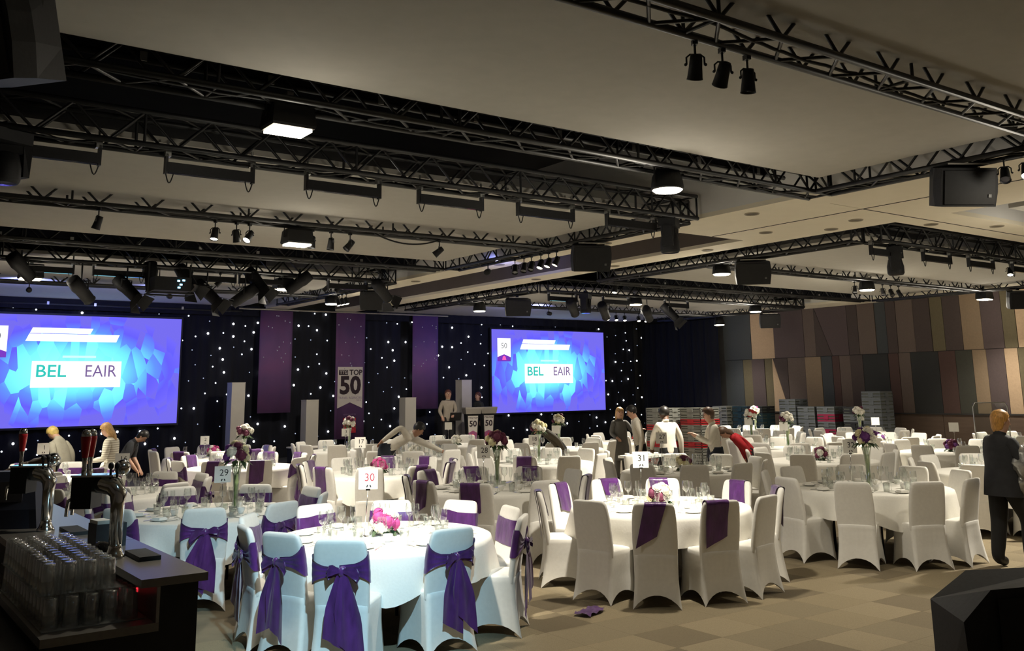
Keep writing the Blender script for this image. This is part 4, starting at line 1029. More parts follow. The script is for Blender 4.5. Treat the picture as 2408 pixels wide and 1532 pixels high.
TABS = [
 ('t30', 4.03, 7.50, 'table thirty', '30', (-.17, .02), 1.22, False, ('white', 'pink', 'white'), T30C, 3),
 ('t31', 7.25, 7.42, 'table thirty-one', '31', (-.22, .05), 1.22, False, ('cream', 'plum', 'white'), T31C, 3),
 ('t32', 10.35, 7.00, 'table thirty-two', '32', (-.05, .22), 1.22, True, ('cream', 'purple', 'white', 'purple'), T32C, 3),
 ('t29', 3.42, 10.15, 'table twenty-nine', '29', (.02, -.32), 1.15, True, ('cream', 'plum', 'white', 'purple'), T29C, 3),
 ('t28', 7.05, 10.12, 'table twenty-eight', '28', (-.20, .0), 1.20, True, ('plum', 'cream', 'plum'), T28C, 3),
 ('t27', 10.50, 10.20, 'table twenty-seven', '27', (-.20, .25), 1.22, False, ('cream', 'plum', 'white'), ringc(10.5, 10.2, .25, (_,)), 3),
 ('t16', 3.10, 12.95, 'table sixteen', '16', (0, -.5), 1.18, False, ('white', 'plum', 'cream'), ringc(3.1, 12.95, .1, (B_,)), 2),
 ('t17', 7.00, 13.20, 'table seventeen', '17', (-.2, .2), 1.20, False, ('pink', 'plum', 'pink'), ringc(7.0, 13.2, .35, (D_, D_, _, D_)), 2),
 ('t18', 10.00, 13.10, 'table eighteen', '18', (-.3, -.3), 1.14, True, ('white', 'cream', 'plum'), ringc(10.0, 13.1, .1, (_, _, _, _, _, _, D_, _, _, _)), 2),
 ('t14', 5.90, 16.00, 'table fourteen', '14', (-.15, -.2), 1.12, True, ('white', 'plum', 'white'), ringc(5.9, 16.0, .2, (D_, D_, B_)), 2),
 ('t13', 9.25, 16.00, 'table thirteen', '13', (-.1, -.1), 1.16, False, ('white',), ringc(9.25, 16.0, .4, (_,)), 2),
 ('t1', 2.70, 16.00, 'table one', '1', (.05, -.2), 1.20, False, ('white', 'pink'), ringc(2.7, 16.0, .3, (B_, B_, D_)), 1),
 ('t2', 6.40, 19.00, 'table two', '2', (-.2, -.1), 1.08, False, ('pink', 'white'), ringc(6.4, 19.0, .1, (D_, _)), 1),
 ('t3', 9.30, 18.90, 'table three', '3', (-.1, .0), 1.12, True, ('white', 'plum', 'white'), ringc(9.3, 18.9, .3, (_,)), 1),
 ('tc1', 12.60, 15.80, 'the peach flower table', '', (-.1, 0), 1.14, True, ('cream', 'plum', 'white'), ringc(12.6, 15.8, .2, (_,)), 1),
 ('tc2', 15.60, 16.60, 'the table behind the grey-dressed woman', '', (-.1, 0), 1.16, False, ('red', 'white'), ringc(15.6, 16.6, .5, (_,)), 1),
 ('tc3', 11.90, 18.70, 'the table below the lecterns', '', (-.2, 0), 1.18, False, ('white',), ringc(11.9, 18.7, .15, (_,)), 1),
 ('tr1', 13.40, 6.95, 'the table at the right edge', '', (.1, 0), 1.1, False, ('white', 'cream'), ringc(13.4, 6.95, .2, (_,)), 2),
 ('tr2', 13.50, 10.00, 'the table behind table thirty-two', '', (.5, -.2), 1.0, False, ('white', 'plum'), ringc(13.5, 10.0, .4, (_,)), 2),
 ('tr3', 16.80, 9.60, 'the dark low flower table', '', (.1, 0), 1.18, False, ('plum', 'purple'), ringc(16.8, 9.6, .1, (_,)), 1),
 ('tr4', 20.60, 9.90, 'the table nearest the right wall', '', (-.1, 0), 1.18, True, ('white', 'purple'), ringc(20.6, 9.9, .3, (_,)), 1),
 ('tr5', 15.60, 12.30, 'the black-and-white flower table', '', (-.1, 0), 1.18, True, ('white', 'plum', 'white'), ringc(15.6, 12.3, .2, (_,)), 1),
 ('tr6', 18.40, 12.10, 'the blank card table', '', (-.1, 0), 1.20, False, ('white', 'purple'), ringc(18.4, 12.1, .45, (_,)), 1),
 ('tr7', 17.60, 14.90, 'the red-and-white flower table', '', (-.1, 0), 1.18, True, ('red', 'white', 'white'), ringc(17.6, 14.9, .1, (_,)), 1),
 ('tr8', 20.50, 14.00, 'the plum-and-white flower table', '', (.1, 0), 1.20, True, ('white', 'plum', 'white'), ringc(20.5, 14.0, .3, (_,)), 1),
 ('tr9', 20.20, 16.95, 'the pink-and-white flower table', '', (-.1, 0), 1.18, True, ('white', 'pink', 'white'), ringc(20.2, 16.95, .2, (_,)), 1)]
FLW = {'t30': 'low bowl of white and magenta flowers on table thirty', 't31': 'low bowl of cream and plum flowers on table thirty-one', 't32': 'tall vase of purple and cream flowers on table thirty-two', 't29': 'tall vase of cream and purple flowers on table twenty-nine',
       't28': 'tall vase of dark plum flowers on table twenty-eight'}
rl = random.Random(77)
for key, cx, cy, phrase, num, so, sz, tall, cols, chairs, lvl in TABS:
    t = thing('banquet_table', 'round banquet table under the white cloth, %s' % phrase, 'table', (cx, cy, 0), 0, 'round banquet tables')
    link('table_top', TT, t)
    for k in range(4): a = pi/4+k*pi/2; link('leg', TL, t, (.45*cos(a), .45*sin(a), 0))
    o = link('tablecloth', rl.choice(CLOTHS), None, (cx, cy, 0), rl.uniform(0, 6))
    tag(o, 'white round tablecloth hanging over %s' % phrase, 'tablecloth', 'white round tablecloths')
    # chairs, told apart by the side of the table and their order across the picture
    info = []
    for bx, by, st in chairs:
        d = Vector((cx-bx, cy-by)).normalized()
        x, y = bx+d.x*.27, by+d.y*.27; rz = atan2(d.y, d.x)-pi/2
        rz += rl.uniform(-.05, .05)
        info.append([x, y, rz, st, depth_of(x, y, .5) < depth_of(cx, cy, .5), screen(x, y, .7)[0]])
    for near in (True, False):
        grp = sorted([q for q in info if q[4] == near], key=lambda q: q[5])
        for i, (x, y, rz, st, nr, u) in enumerate(grp):
            where = '%s from left on %s side of %s' % (ordinal(i), 'near' if near else 'far', phrase)
            make_chair(x, y, rz, 'white covered chair, '+where, 'white covered chairs at '+phrase)
            if st == 'bow': make_sash(x, y, rz, 'bow', 'purple sash bow-tied on chair '+where)
            elif st: make_sash(x, y, rz, 'drape', 'purple sash laid over chair '+where)
    # flowers and number card
    fx, fy = (cx+.22, cy-.12) if key == 't29' else (cx+.02, cy+.02)
    flowers(fx, fy, .75, tall, cols, FLW.get(key, '%s flowers in a %s on %s' % (' and '.join(dict.fromkeys(cols)), 'tall vase' if tall else 'low bowl', phrase)), sum(map(ord, key)))
    sign(cx+so[0]-.0, cy+so[1], num, sz, atan2(cy, cx)-pi/2+rl.uniform(-.12, .2),
         ('white card numbered %s standing on its table' % NUMW[num]) if num else 'white card on a thin stand at %s' % phrase, lean=rl.uniform(-.03, .03))
    # place settings
    Zt = .7495
    def P(a, r, s=0.0): return cx+r*cos(a)-s*sin(a), cy+r*sin(a)+s*cos(a)
    for i, (x, y, rz, st, nr, u) in enumerate(info):
        a = atan2(y-cy, x-cx)
        if lvl == 3:
            px, py = P(a, .70); small('side_plate', PLATE, px, py, Zt, 'white side plate laid on %s' % phrase, 'plate', 'side plates on '+phrase)
            px, py = P(a, .69, .115); small('knife', KNIFE, px, py, Zt, 'steel table knife laid on %s' % phrase, 'knife', 'knives on '+phrase, a+pi/2)
            px, py = P(a, .69, -.115); small('fork', FORK, px, py, Zt, 'steel table fork laid on %s' % phrase, 'fork', 'forks on '+phrase, a+pi/2)
            px, py = P(a, .70, .0); small('napkin', NAPK, px, py, Zt+.008, 'folded white napkin on a side plate of %s' % phrase, 'napkin', 'napkins on '+phrase, a)
        if lvl >= 2:
            px, py = P(a, .50, .10); small('wine_glass', WINE, px, py, Zt, 'clear stemmed wine glass on %s' % phrase, 'glass', 'wine glasses on '+phrase)
            px, py = P(a, .47, .0); small('champagne_flute', FLUT, px, py, Zt, 'slim clear champagne flute on %s' % phrase, 'glass', 'flutes on '+phrase)
            px, py = P(a, .52, -.09); small('water_tumbler', TUMB, px, py, Zt, 'short clear water tumbler on %s' % phrase, 'glass', 'tumblers on '+phrase)
            if lvl == 3 and i % 2 == 0:
                px, py = P(a, .36, .12); small('coffee_cup', CUP, px, py, Zt, 'white coffee cup set on %s' % phrase, 'cup', 'coffee cups on '+phrase)
        elif i % 2 == 0:
            px, py = P(a, .52, .08); small('wine_glass', WINE, px, py, Zt, 'clear stemmed wine glass on %s' % phrase, 'glass', 'wine glasses on '+phrase)
            px, py = P(a, .50, -.06); small('water_tumbler', TUMB, px, py, Zt, 'short clear water tumbler on %s' % phrase, 'glass', 'tumblers on '+phrase)
    if lvl == 3:
        for k, (a, r) in enumerate(((.6, .24), (2.6, .26))):
            px, py = P(a, r); small('tea_light_holder', CANDLE, px, py, Zt, 'small glass tea light holder on %s' % phrase, 'candle holder', 'tea light holders on '+phrase)
# stacked white napkins on tables 17 and 13, violet box on 28
def fold_stack(x, y, lab, n=5, s=.17):
    t = thing('linen_stack', lab, 'linen', (x, y, .75), .4)
    for k in range(n):
        q = s*(1-.09*k); MB().loft([[(sx*q/2, sy*q/2, k*.028) for sx, sy in ((-1, -1), (1, -1), (1, 1), (-1, 1))], [(sx*q/2*.95, sy*q/2*.95, k*.028+.026) for sx, sy in ((-1, -1), (1, -1), (1, 1), (-1, 1))]]).build('folded_cloth', CLOTH, t)
fold_stack(6.62, 12.75, 'mound of folded white linen on table seventeen')
fold_stack(2.55, 15.6, 'mound of folded white linen on table one', 4, .22)
b = MB().bbox(-.07, .07, -.05, .05, 0, .035).build('violet_box', mat('violet_card', (.05, .04, .30), .5), None, False, (7.45, 9.55, .75)); b.rotation_euler.z = .5
tag(b, 'small flat violet box lying on table twenty-eight', 'box')
# glass racks (crates)
RK = {'dim': mat('crate_inside', (.10, .11, .09), .7), 'grey': mat('crate_grey', (.34, .35, .32), .6, var=.08, scale=8), 'red': mat('crate_red', (.62, .025, .035), .5, var=.08, scale=8), 'blue': mat('crate_bluegrey', (.13, .145, .16), .6, var=.08, scale=8),
      'teal': mat('crate_teal', (.018, .05, .062), .5, var=.1, scale=8), 'magenta': mat('crate_magenta', (.30, .01, .06), .5, var=.08, scale=8), 'black': mat('crate_black', (.014, .015, .018), .6, var=.1, scale=8)}
def crate_mesh(m, h=.10, s=.25):
    b = MB(); e = .012
    for x0, x1, y0, y1 in ((-s, s, -s, -s+e), (-s, s, s-e, s), (-s, -s+e, -s, s), (s-e, s, -s, s)):
        for z0, z1 in ((0, h*.20), (h*.36, h*.58), (h*.76, h-.002)): b.bbox(x0, x1, y0, y1, z0, z1)
    for k in range(3):
        u = -s+e/2+(2*s-e)*k/2
        for q in (-s+e/2, s-e/2): b.bbox(u-e/2, u+e/2, q-e/2, q+e/2, 0, h-.003); b.bbox(q-e/2, q+e/2, u-e/2, u+e/2, 0, h-.003)
    for sx in (-1, 1):
        b.bbox(-.07, .07, sx*s-.008, sx*s+.008, h*.25, h*.80); b.bbox(sx*s-.008, sx*s+.008, -.07, .07, h*.25, h*.80)
    b.cur = 1; b.bbox(-s+e*1.2, s-e*1.2, -s+e*1.2, s-e*1.2, .004, h-.006)
    return b.mesh('glass_crate', [m, RK['dim']])
CRM = {k: crate_mesh(m) for k, m in RK.items()}
CRS = {k: crate_mesh(m, .20, .28) for k, m in RK.items()}
def crate_stack(x, y, rz, seq, h, where, meshes=CRM):
    for i, k in enumerate(seq):
        o = link('glass_crate', meshes[k], None, (x, y, i*h), rz)
        tag(o, '%s crate, %s from floor in %s' % ({'blue': 'blue-grey'}.get(k, k), ordinal(i), where), 'crate', 'crates in '+where)
G, Rr = 'grey', 'red'
crate_stack(12.76, 12.82, 0.0, (G, G, Rr, G, G, G, Rr, G, G, Rr, G, G, Rr, G, G, G), .10, 'the red striped stack behind the waiter')
crate_stack(13.02, 12.20, 0.0, (G, Rr, G, G, G, Rr, G, G, G, Rr, G, G, G, Rr, G, G), .10, 'the red striped stack touched by the waiter')
crate_stack(22.5, 20.0, 0.0, (G, G, G, G, G, G, G), .20, 'the pale stack left of the teal stacks', CRS)
crate_stack(22.6, 19.3, 0.0, ('teal',)*7, .20, 'the taller teal stack by the right wall', CRS)
crate_stack(22.5, 18.65, 0.0, ('teal',)*6+('black',), .20, 'the shorter teal stack by the right wall', CRS)
crate_stack(22.6, 17.55, 0.0, ('blue',)*8, .20, 'the blue-grey stack at the foot of the wall triangle', CRS)
crate_stack(22.6, 16.92, 0.0, ('blue',)*7, .20, 'the plain blue-grey stack left of the magenta stripes', CRS)
crate_stack(22.6, 16.28, 0.0, ('blue', 'magenta', 'blue', 'magenta', 'blue', 'magenta', 'blue'), .20, 'the magenta striped stack', CRS)
crate_stack(22.6, 15.45, 0.0, ('black', 'blue', 'black', 'blue', 'black', 'blue', 'black'), .20, 'the black striped stack', CRS)
crate_stack(22.6, 14.85, 0.0, ('blue',)*9, .20, 'the tallest blue-grey stack by the right wall', CRS)
# tray stand with a tray
ts = thing('tray_stand', 'black folding tray stand beside the white-shirted waiter', 'tray stand', (11.35, 12.0, 0), .3)
for s in (-1, 1):
    MB().tube([(-.26, s*.2, 0), (.26, s*.2, .80)], .014, 6).build('leg', BLK, ts); MB().tube([(.26, s*.2, 0), (-.26, s*.2, .80)], .014, 6).build('leg', BLK, ts)
for x in (-.26, .26): MB().tube([(x, -.22, .80), (x, .22, .80)], .016, 6).build('rail', BLK, ts)
tr = thing('serving_tray', 'white serving tray resting on the folding stand', 'tray', (11.35, 12.0, .816), .3)
MB().bbox(-.36, .36, -.25, .25, 0, .012).build('base', CHINA, tr); MB().bbox(-.36, .36, -.25, -.235, .012, .04).bbox(-.36, .36, .235, .25, .012, .04).bbox(-.36, -.345, -.235, .235, .012, .04).bbox(.345, .36, -.235, .235, .012, .04).build('rim', CHINA, tr)
for i in range(8):
    small('coffee_cup', CUP, 11.35-.24+.16*(i % 4), 12.0-.1+.2*(i//4), .828, 'white coffee cup on the serving tray', 'cup', 'cups on the serving tray')
# wrapped trolley and clear screen at the far right
wt = thing('wrapped_trolley', 'dark trolley topped by a crumpled clear plastic bundle at the right edge', 'trolley', (19.3, 8.9, 0), .2)
MB().bbox(-.3, .3, -.25, .25, .10, 1.42).build('body', SPK, wt)
rw_ = random.Random(4); MB().ell((0, 0, 1.56), (.30, .26, .17), 14, 8, None, .16, rw_).build('plastic_bundle', mat('crumpled_plastic', (.62, .62, .62), .18, var=.2, scale=9, bump=.6), wt)
for sx in (-1, 1):
    for sy in (-1, 1): MB().lathe([(.05, -.015), (.05, .015)], 12, (sx*.24, sy*.19, .05), R=Matrix.Rotation(pi/2, 3, 'Y')).build('wheel', BLKP, wt)
sg = thing('clear_screen', 'clear panel with rounded top standing behind the red-haired woman', 'screen panel', (19.05, 10.0, 0), -.6)
MB().tube([(-.35, 0, 0), (-.35, 0, 1.50), (-.30, 0, 1.58), (.30, 0, 1.58), (.35, 0, 1.50), (.35, 0, 0)], .012, 6).build('frame', STEEL, sg, True)
MB().bbox(-.34, .34, -.003, .003, .3, 1.57).build('pane', GLASS, sg)
# fallen sash by the foot of a chair
fs = MB(); V = []; F = []
for i in range(9):
    for j in range(5): V.append((-.16+.04*i, -.08+.04*j+.01*sin(i), .012+.025*abs(sin(i*1.1+j*.9))))
for i in range(8):
    for j in range(4): F.append((i*5+j, (i+1)*5+j, (i+1)*5+j+1, i*5+j+1))
o = fs.add(V, F).build('chair_sash', PUR, None, True, (5.72, 6.78, 0)); o.rotation_euler.z = .4
tag(o, 'purple sash fallen on the carpet beside the nearest chair of table thirty-one', 'sash')
# ------------------------------------------------------------------ bar
BARD = mat('bar_black_laminate', (.016, .015, .015), .5, var=.2, scale=8); BTOP = mat('bar_steel_top', (.34, .32, .29), .30, .85, var=.08, scale=40, stretch=(1, 14, 1), spec=.6)
bar = thing('bar_counter', 'black bar counter with brushed steel top and a lower glass shelf', 'bar counter', (0, 0, 0))
MB().bbox(1.40, 1.585, 4.83, 10.2, 0, 1.06).build('front_wall', BARD, bar)
MB().bbox(.92, 1.40, 4.83, 10.2, 0, .86).build('cabinet', BARD, bar)
MB().bbox(.89, 1.40, 4.81, 10.2, .862, .90).build('glass_shelf', BTOP, bar)
MB().bbox(1.385, 1.40, 4.812, 10.2, .90, 1.06).build('back_lining', STEEL, bar)
MB().bbox(1.31, 1.625, 4.81, 6.18, 1.062, 1.10).build('top_slab', BTOP, bar)
MB().bbox(1.00, 1.625, 6.19, 10.2, 1.062, 1.10).build('top_slab', BTOP, bar)
MB().bbox(1.00, 1.06, 6.22, 10.2, .90, 1.062).build('support', BARD, bar)
MB().bbox(1.383, 1.3855, 5.15, 5.17, .985, 1.005).build('indicator', emis('red_indicator', (1, .03, .05), 4), bar)
MB().bbox(.6, .92, 4.9, 10.2, 0, .82).build('back_unit', BARD, bar)
# upturned tumblers in rows, two layers
PINT = MB().lathe([(.036, 0), (.0385, .002), (.034, .065), (.030, .128), (.028, .135), (.001, .135), (.001, .128), (.0265, .126), (.033, .06), (.035, .002)], 14, caps=False).mesh('upturned_glass', frosty_glass('bar_glass'), True)
MATM = mat('slatted_mat', (.30, .29, .27), .6)
mt = MB().bbox(.915, 1.375, 4.93, 6.15, .9005, .905).build('shelf_mat', MATM); tag(mt, 'dark ribbed drip mat under the bar glasses', 'mat')
TRAYM = thin_glass('tray_glass', (.85, .87, .86), .15, .2)
tray_o = MB().bbox(.912, 1.30, 5.02, 6.17, 1.041, 1.044).build('glass_divider', TRAYM); tag(tray_o, 'clear divider sheet between the two layers of bar glasses', 'divider')
rg = random.Random(9)
for layer, (x0, x1, y0, y1) in enumerate(((.955, 1.35, 4.98, 6.14), (.955, 1.29, 5.06, 6.14))):
    nx, ny = int((x1-x0)/.088)+1, int((y1-y0)/.088)+1
    for i in range(nx):
        for j in range(ny):
            o = link('bar_tumbler', PINT, None, (x0+i*.088+rg.uniform(-.003, .003), y0+j*.088+rg.uniform(-.003, .003), .905 if layer == 0 else 1.0445), rg.uniform(0, 6))
            tag(o, 'upturned clear tumbler in the %s layer on the bar shelf' % ('lower' if layer == 0 else 'upper'), 'glass', 'upturned tumblers, %s layer' % ('lower' if layer == 0 else 'upper'))
RED = mat('tap_red', (.42, .012, .02), .25, coat=.6)
def tap(x, y, h, az, nh, label):
    t = thing('beer_tap', label, 'beer tap', (x, y, 1.10), az, 'chrome beer taps on the bar')
    MB().lathe([(.055, 0), (.055, .012), (.042, .03), (.034, .06), (.032, .08)], 20).build('base', CHROME, t, True)
    c = [(0, 0, .05), (0, 0, h-.10), (0, .005, h-.05), (-.03, .01, h-.01), (-.08, .015, h+.005), (-.15, .02, h+.005)]
    MB().tube(c, .036, 16, True, [.033, .036, .045, .052, .053, .046]).build('column', CHROME, t, True)
    MB().bbox(-.235, -.125, -.05, .09, h-.12, h+.045).build('dispense_block', mat('tap_black', (.003, .003, .003), .5), t)
    MB().bbox(-.24, -.02, -.055, .095, h+.045, h+.055).build('plate', CHROME, t)
    for k in range(nh):
        yy_ = -.02+.07*k
        MB().lathe([(.013, 0), (.013, .03), (.011, .05), (.016, .10), (.026, .19), (.027, .215), (.018, .235), (.004, .24)], 14, (-.185, yy_, h+.055)).build('handle_stem', CHROME, t, True)
        MB().lathe([(.0165, .09), (.0275, .185), (.0285, .20), (.020, .213)], 14, (-.185, yy_, h+.055), caps=False).build('handle', RED, t, True)
        MB().tube([(-.22, yy_, h-.06), (-.26, yy_, h-.08), (-.265, yy_, h-.16)], .010, 8).build('spout', CHROME, t, True)
    for k in range(2):
        MB().tube([(-.04+.035*k, -.02, h+.04), (-.04+.035*k, -.02, h+.085)], .007, 6).ell((-.04+.035*k, -.02, h+.10), (.016, .016, .020), 8, 6).build('lever', BLKP, t, True)
    MB().ell((-.005, .05, h+.085), (.042, .042, .045), 14, 10).build('chrome_dome', CHROME, t, True)
    return t
tap(1.36, 5.54, .38, -.62, 2, 'chrome beer tap with two red handles on the bar top')
tap(1.27, 6.95, .36, -.62, 1, 'farther chrome beer tap with one red handle at the left')
MT = mat('rubber_black', (.012, .012, .012), .8)
o = MB().bbox(-.055, .055, -.15, .15, 0, .022).build('drip_tray', MT, None, False, (1.49, 5.48, 1.10)); tag(o, 'black drip tray beside the near beer tap', 'drip tray')
o = MB().bbox(-.055, .055, -.17, .17, 0, .022).build('drip_tray', MT, None, False, (1.40, 6.75, 1.10)); tag(o, 'black drip tray beside the farther beer tap', 'drip tray')
o = thing('card_terminal', 'glossy black rounded gadget lying by the near tap base', 'gadget', (1.335, 5.62, 1.10), .4)
MB().ell((0, 0, .035), (.05, .085, .035), 14, 8, Matrix.Rotation(.35, 3, 'X')).build('shell', mat('gloss_black', (.01, .01, .01), .12), o, True)
bc = thing('napkin_caddy', 'black open caddy standing behind the near beer tap', 'caddy', (1.43, 6.02, 1.10), .1)
MB().bbox(-.085, .085, -.07, .07, 0, .13).build('box', SPK, bc); MB().bbox(-.08, -.005, -.066, .066, .13, .15).build('contents', mat('pale_paper', (.4, .38, .34), .8), bc)
tl_ = thing('till_screen', 'large dark till unit standing on the bar at the left edge', 'till', (1.10, 7.35, 1.10), -.5)
MB().loft([[(-.24, -.14, 0), (.24, -.14, 0), (.24, .14, 0), (-.24, .14, 0)], [(-.22, -.12, .12), (.22, -.12, .12), (.22, .14, .12), (-.22, .14, .12)], [(-.20, -.02, .36), (.16, -.02, .36), (.16, .10, .36), (-.20, .10, .36)]]).build('housing', mat('till_navy', (.006, .008, .018), .5), tl_)
MB().bbox(-.16, .12, -.10, -.09, .15, .30).build('screen', LENSOFF, tl_)
# floor loudspeaker at the lower right
w = thing('floor_speaker', 'large black floor loudspeaker cut by the lower right corner', 'speaker', (5.70, 2.90, 0), 0)
fp = [(-.30, .22, .62, .05), (-.16, .12, .79, .03), (.42, -.30, .84, 0), (.72, .02, .84, 0), (.30, .52, .79, 0), (-.06, .56, .66, 0)]   # plan corners (x, y) with their top heights and a little batter
n_ = len(fp); V = [(x+k, y, 0.0) for x, y, zt, k in fp]+[(x, y, zt) for x, y, zt, k in fp]
MB().add(V, [tuple(range(n_-1, -1, -1)), tuple(range(n_, 2*n_))]+[(i, (i+1) % n_, n_+(i+1) % n_, n_+i) for i in range(n_)]).build('cabinet', SPK, w)
d_ = Vector((.58, -.42, 0)).normalized(); nn = Vector((-d_.y, d_.x, 0))*-1
g0, g1 = Vector((-.16, .12, 0))+d_*.03+nn*.012, Vector((.42, -.30, 0))-d_*.03+nn*.012
MB().add([g0+Vector((0, 0, .05)), g1+Vector((0, 0, .05)), g1+Vector((0, 0, .79)), g0+Vector((0, 0, .74))], [(0, 1, 2, 3)]).build('grille', BLKP, w)
for z in (.36, .42): MB().ell((-.285, .20, z), (.012, .012, .014), 8, 6).build('stud', CLAMP, w)
# assumed cool lamp, unseen, added to light the chairs of table thirty blue
bl = thing('assumed_cool_lamp', 'assumed cool lamp out of view, tinting the chairs of table thirty', 'lamp', (1.95, 3.0, 3.86), 0)
MB().lathe([(.04, .16), (.09, .14), (.14, .02), (.15, 0)], 18).build('shade', BLKP, bl, True)
MB().lathe([(.13, -.004), (.001, -.02)], 18, caps=False).build('lens', emis('assumed_cool_lens', COOL, 10), bl)
MB().tube([(0, 0, .14), (0, 0, .37)], .012, 6).build('rod', BLK, bl)
l = bpy.data.lights.new('assumed_cool_beam', 'SPOT'); l.energy = ASSUMED_COOL_W; l.color = COOL; l.spot_size = radians(44); l.spot_blend = .8; l.shadow_soft_size = .07
lo = bpy.data.objects.new('assumed_cool_beam', l); COL.objects.link(lo); lo.parent = bl; lo.location = (0, 0, -.05)
lo.rotation_mode = 'QUATERNION'; lo.rotation_quaternion = (Vector((2.95, 7.05, .6))-Vector((1.95, 3.0, 3.81))).to_track_quat('-Z', 'Y')
# ------------------------------------------------------------------ people
SKIN = {'light': mat('skin_light', (.52, .30, .21), .55, var=.05, scale=20), 'tan': mat('skin_tan', (.34, .18, .11), .55, var=.05, scale=20), 'dark': mat('skin_dark', (.10, .05, .03), .5, var=.05, scale=20)}
HAIR = {'orange': mat('hair_orange_blonde', (.55, .28, .07), .5, var=.35, scale=18, stretch=(6, 6, 1)), 'black': mat('hair_black', (.012, .01, .009), .45, var=.3, scale=20), 'brown': mat('hair_brown', (.07, .035, .018), .5, var=.3, scale=20, stretch=(6, 6, 1)),
        'blonde': mat('hair_blonde', (.50, .30, .12), .5, var=.3, scale=20, stretch=(6, 6, 1)), 'yellow': mat('hair_yellow', (.62, .46, .14), .5, var=.3, scale=20), 'auburn': mat('hair_auburn', (.09, .025, .015), .5, var=.3, scale=20)}
def fabric(n, c, **k): return mat('garment_'+n, c, .8, var=k.get('var', .08), scale=k.get('scale', 12), bump=.15)
WSH = fabric('white_shirt', (.62, .58, .50)); BLT = fabric('black_trousers', (.012, .012, .014)); SHOE = mat('shoe_black', (.015, .014, .014), .4)
EYE_ = mat('eye_dark', (.03, .02, .015), .3); LIP = mat('lip', (.35, .10, .09), .5)
def person(label, loc, rz, h=1.70, lean=0.0, nod=0.0, turn=0.0, arms=None, legs=None, top=WSH, bottom=BLT, skin='light', hair=('brown', 0.0), sleeves=True, extra=None, seat=False, build=1.0):
    k = h/1.70
    P = {}; E = []; R = {}; Z = {}
    def rotL(v, a=lean): 
        v = Vector(v)-Vector((0, 0, .93)); return Vector((v.x, v.y*cos(a)+v.z*sin(a), -v.y*sin(a)+v.z*cos(a)))+Vector((0, 0, .93))
    def put(n, v, r, z, par=None, rot=True):
        P[n] = (rotL(v) if rot else Vector(v))*k; R[n] = r*k*build; Z[n] = z
        if par: E.append((par, n))
    put('pelvis', (0, 0, .93), .155, 'bottom', None, False)
    put('waist', (0, .005, 1.09), .148, 'top', 'pelvis'); put('chest', (0, .005, 1.27), .168, 'top', 'waist'); put('neckbase', (0, -.01, 1.405), .085, 'top', 'chest')
    put('neck', (0, -.005, 1.455), .062, 'skin', 'neckbase')
    hd = lambda y, z: rotL((0, y, z))
    nb_ = rotL((0, -.005, 1.455))
    def head(v): 
        d = Vector(v)-Vector((0, -.005, 1.455)); a = lean+nod
        return nb_+Vector((d.x, d.y*cos(a)+d.z*sin(a), -d.y*sin(a)+d.z*cos(a)))
    for n, y, z, r, p in (('jaw', .020, 1.512, .078, 'neck'), ('face', .012, 1.580, .100, 'jaw'), ('crown', .0, 1.640, .088, 'face')):
        P[n] = head((0, y, z))*k; R[n] = r*k; Z[n] = 'skin'; E.append((p, n))
    arms = arms or {}; legs = legs or {}
    for s, nm in ((1, 'r'), (-1, 'l')):
        put('sh'+nm, (s*.160, -.01, 1.365), .082, 'top', 'chest')
        el, wr = arms.get(nm, ((s*.215, -.03, 1.10), (s*.215, .06, .86)))
        absd = arms.get('abs', False)
        put('el'+nm, el, .058, 'top', 'sh'+nm, not absd); put('wr'+nm, wr, .040, 'top' if sleeves else 'skin', 'el'+nm, not absd)
        if not sleeves: Z['el'+nm] = 'top'
        d = (P['wr'+nm]-P['el'+nm]).normalized(); side = d.cross(Vector((0, 0, 1))); side = side.normalized() if side.length > .2 else Vector((0, 1, 0)); 
        nrm = side.cross(d)
        pm = P['wr'+nm]+d*.055*k; P['pa'+nm] = pm; R['pa'+nm] = .030*k; Z['pa'+nm] = 'skin'; E.append(('wr'+nm, 'pa'+nm))
        for q in range(4):
            o = (q-1.5)*.021*k; L = (.062, .072, .068, .052)[q]*k
            a = pm+d*.040*k+side*o; b2 = a+d*L*.55-nrm*.010*k; c2 = b2+d*L*.35-nrm*.022*k
            for m, v, r in (('a', a, .0105), ('b', b2, .009), ('c', c2, .0078)): P['f%s%d%s' % (nm, q, m)] = v; R['f%s%d%s' % (nm, q, m)] = r*k; Z['f%s%d%s' % (nm, q, m)] = 'skin'
            E += [('pa'+nm, 'f%s%da' % (nm, q)), ('f%s%da' % (nm, q), 'f%s%db' % (nm, q)), ('f%s%db' % (nm, q), 'f%s%dc' % (nm, q))]
        th = pm-side*.034*k*s; P['t%sa' % nm] = th; P['t%sb' % nm] = th-side*.016*k*s+d*.040*k-nrm*.012*k
        for m in 'ab': R['t%s%s' % (nm, m)] = .0105*k; Z['t%s%s' % (nm, m)] = 'skin'
        E += [('pa'+nm, 't%sa' % nm), ('t%sa' % nm, 't%sb' % nm)]
        kn, an = legs.get(nm, ((s*.10, .02, .50), (s*.105, -.01, .085)))
        put('hi'+nm, (s*.085, 0, .86), .120, 'bottom', 'pelvis', False); put('kn'+nm, kn, .085, 'bottom', 'hi'+nm, False); put('an'+nm, an, .068, 'bottom', 'kn'+nm, False)
        put('to'+nm, (an[0], an[1]+.13, max(.038, an[2]-.045)), .045, 'shoe', 'an'+nm, False)
    names = list(P); idx = {n: i for i, n in enumerate(names)}
    me = bpy.data.meshes.new('body_graph'); me.from_pydata([P[n] for n in names], [(idx[a], idx[b]) for a, b in E], [])
    ob = bpy.data.objects.new('body_tmp', me); COL.objects.link(ob)
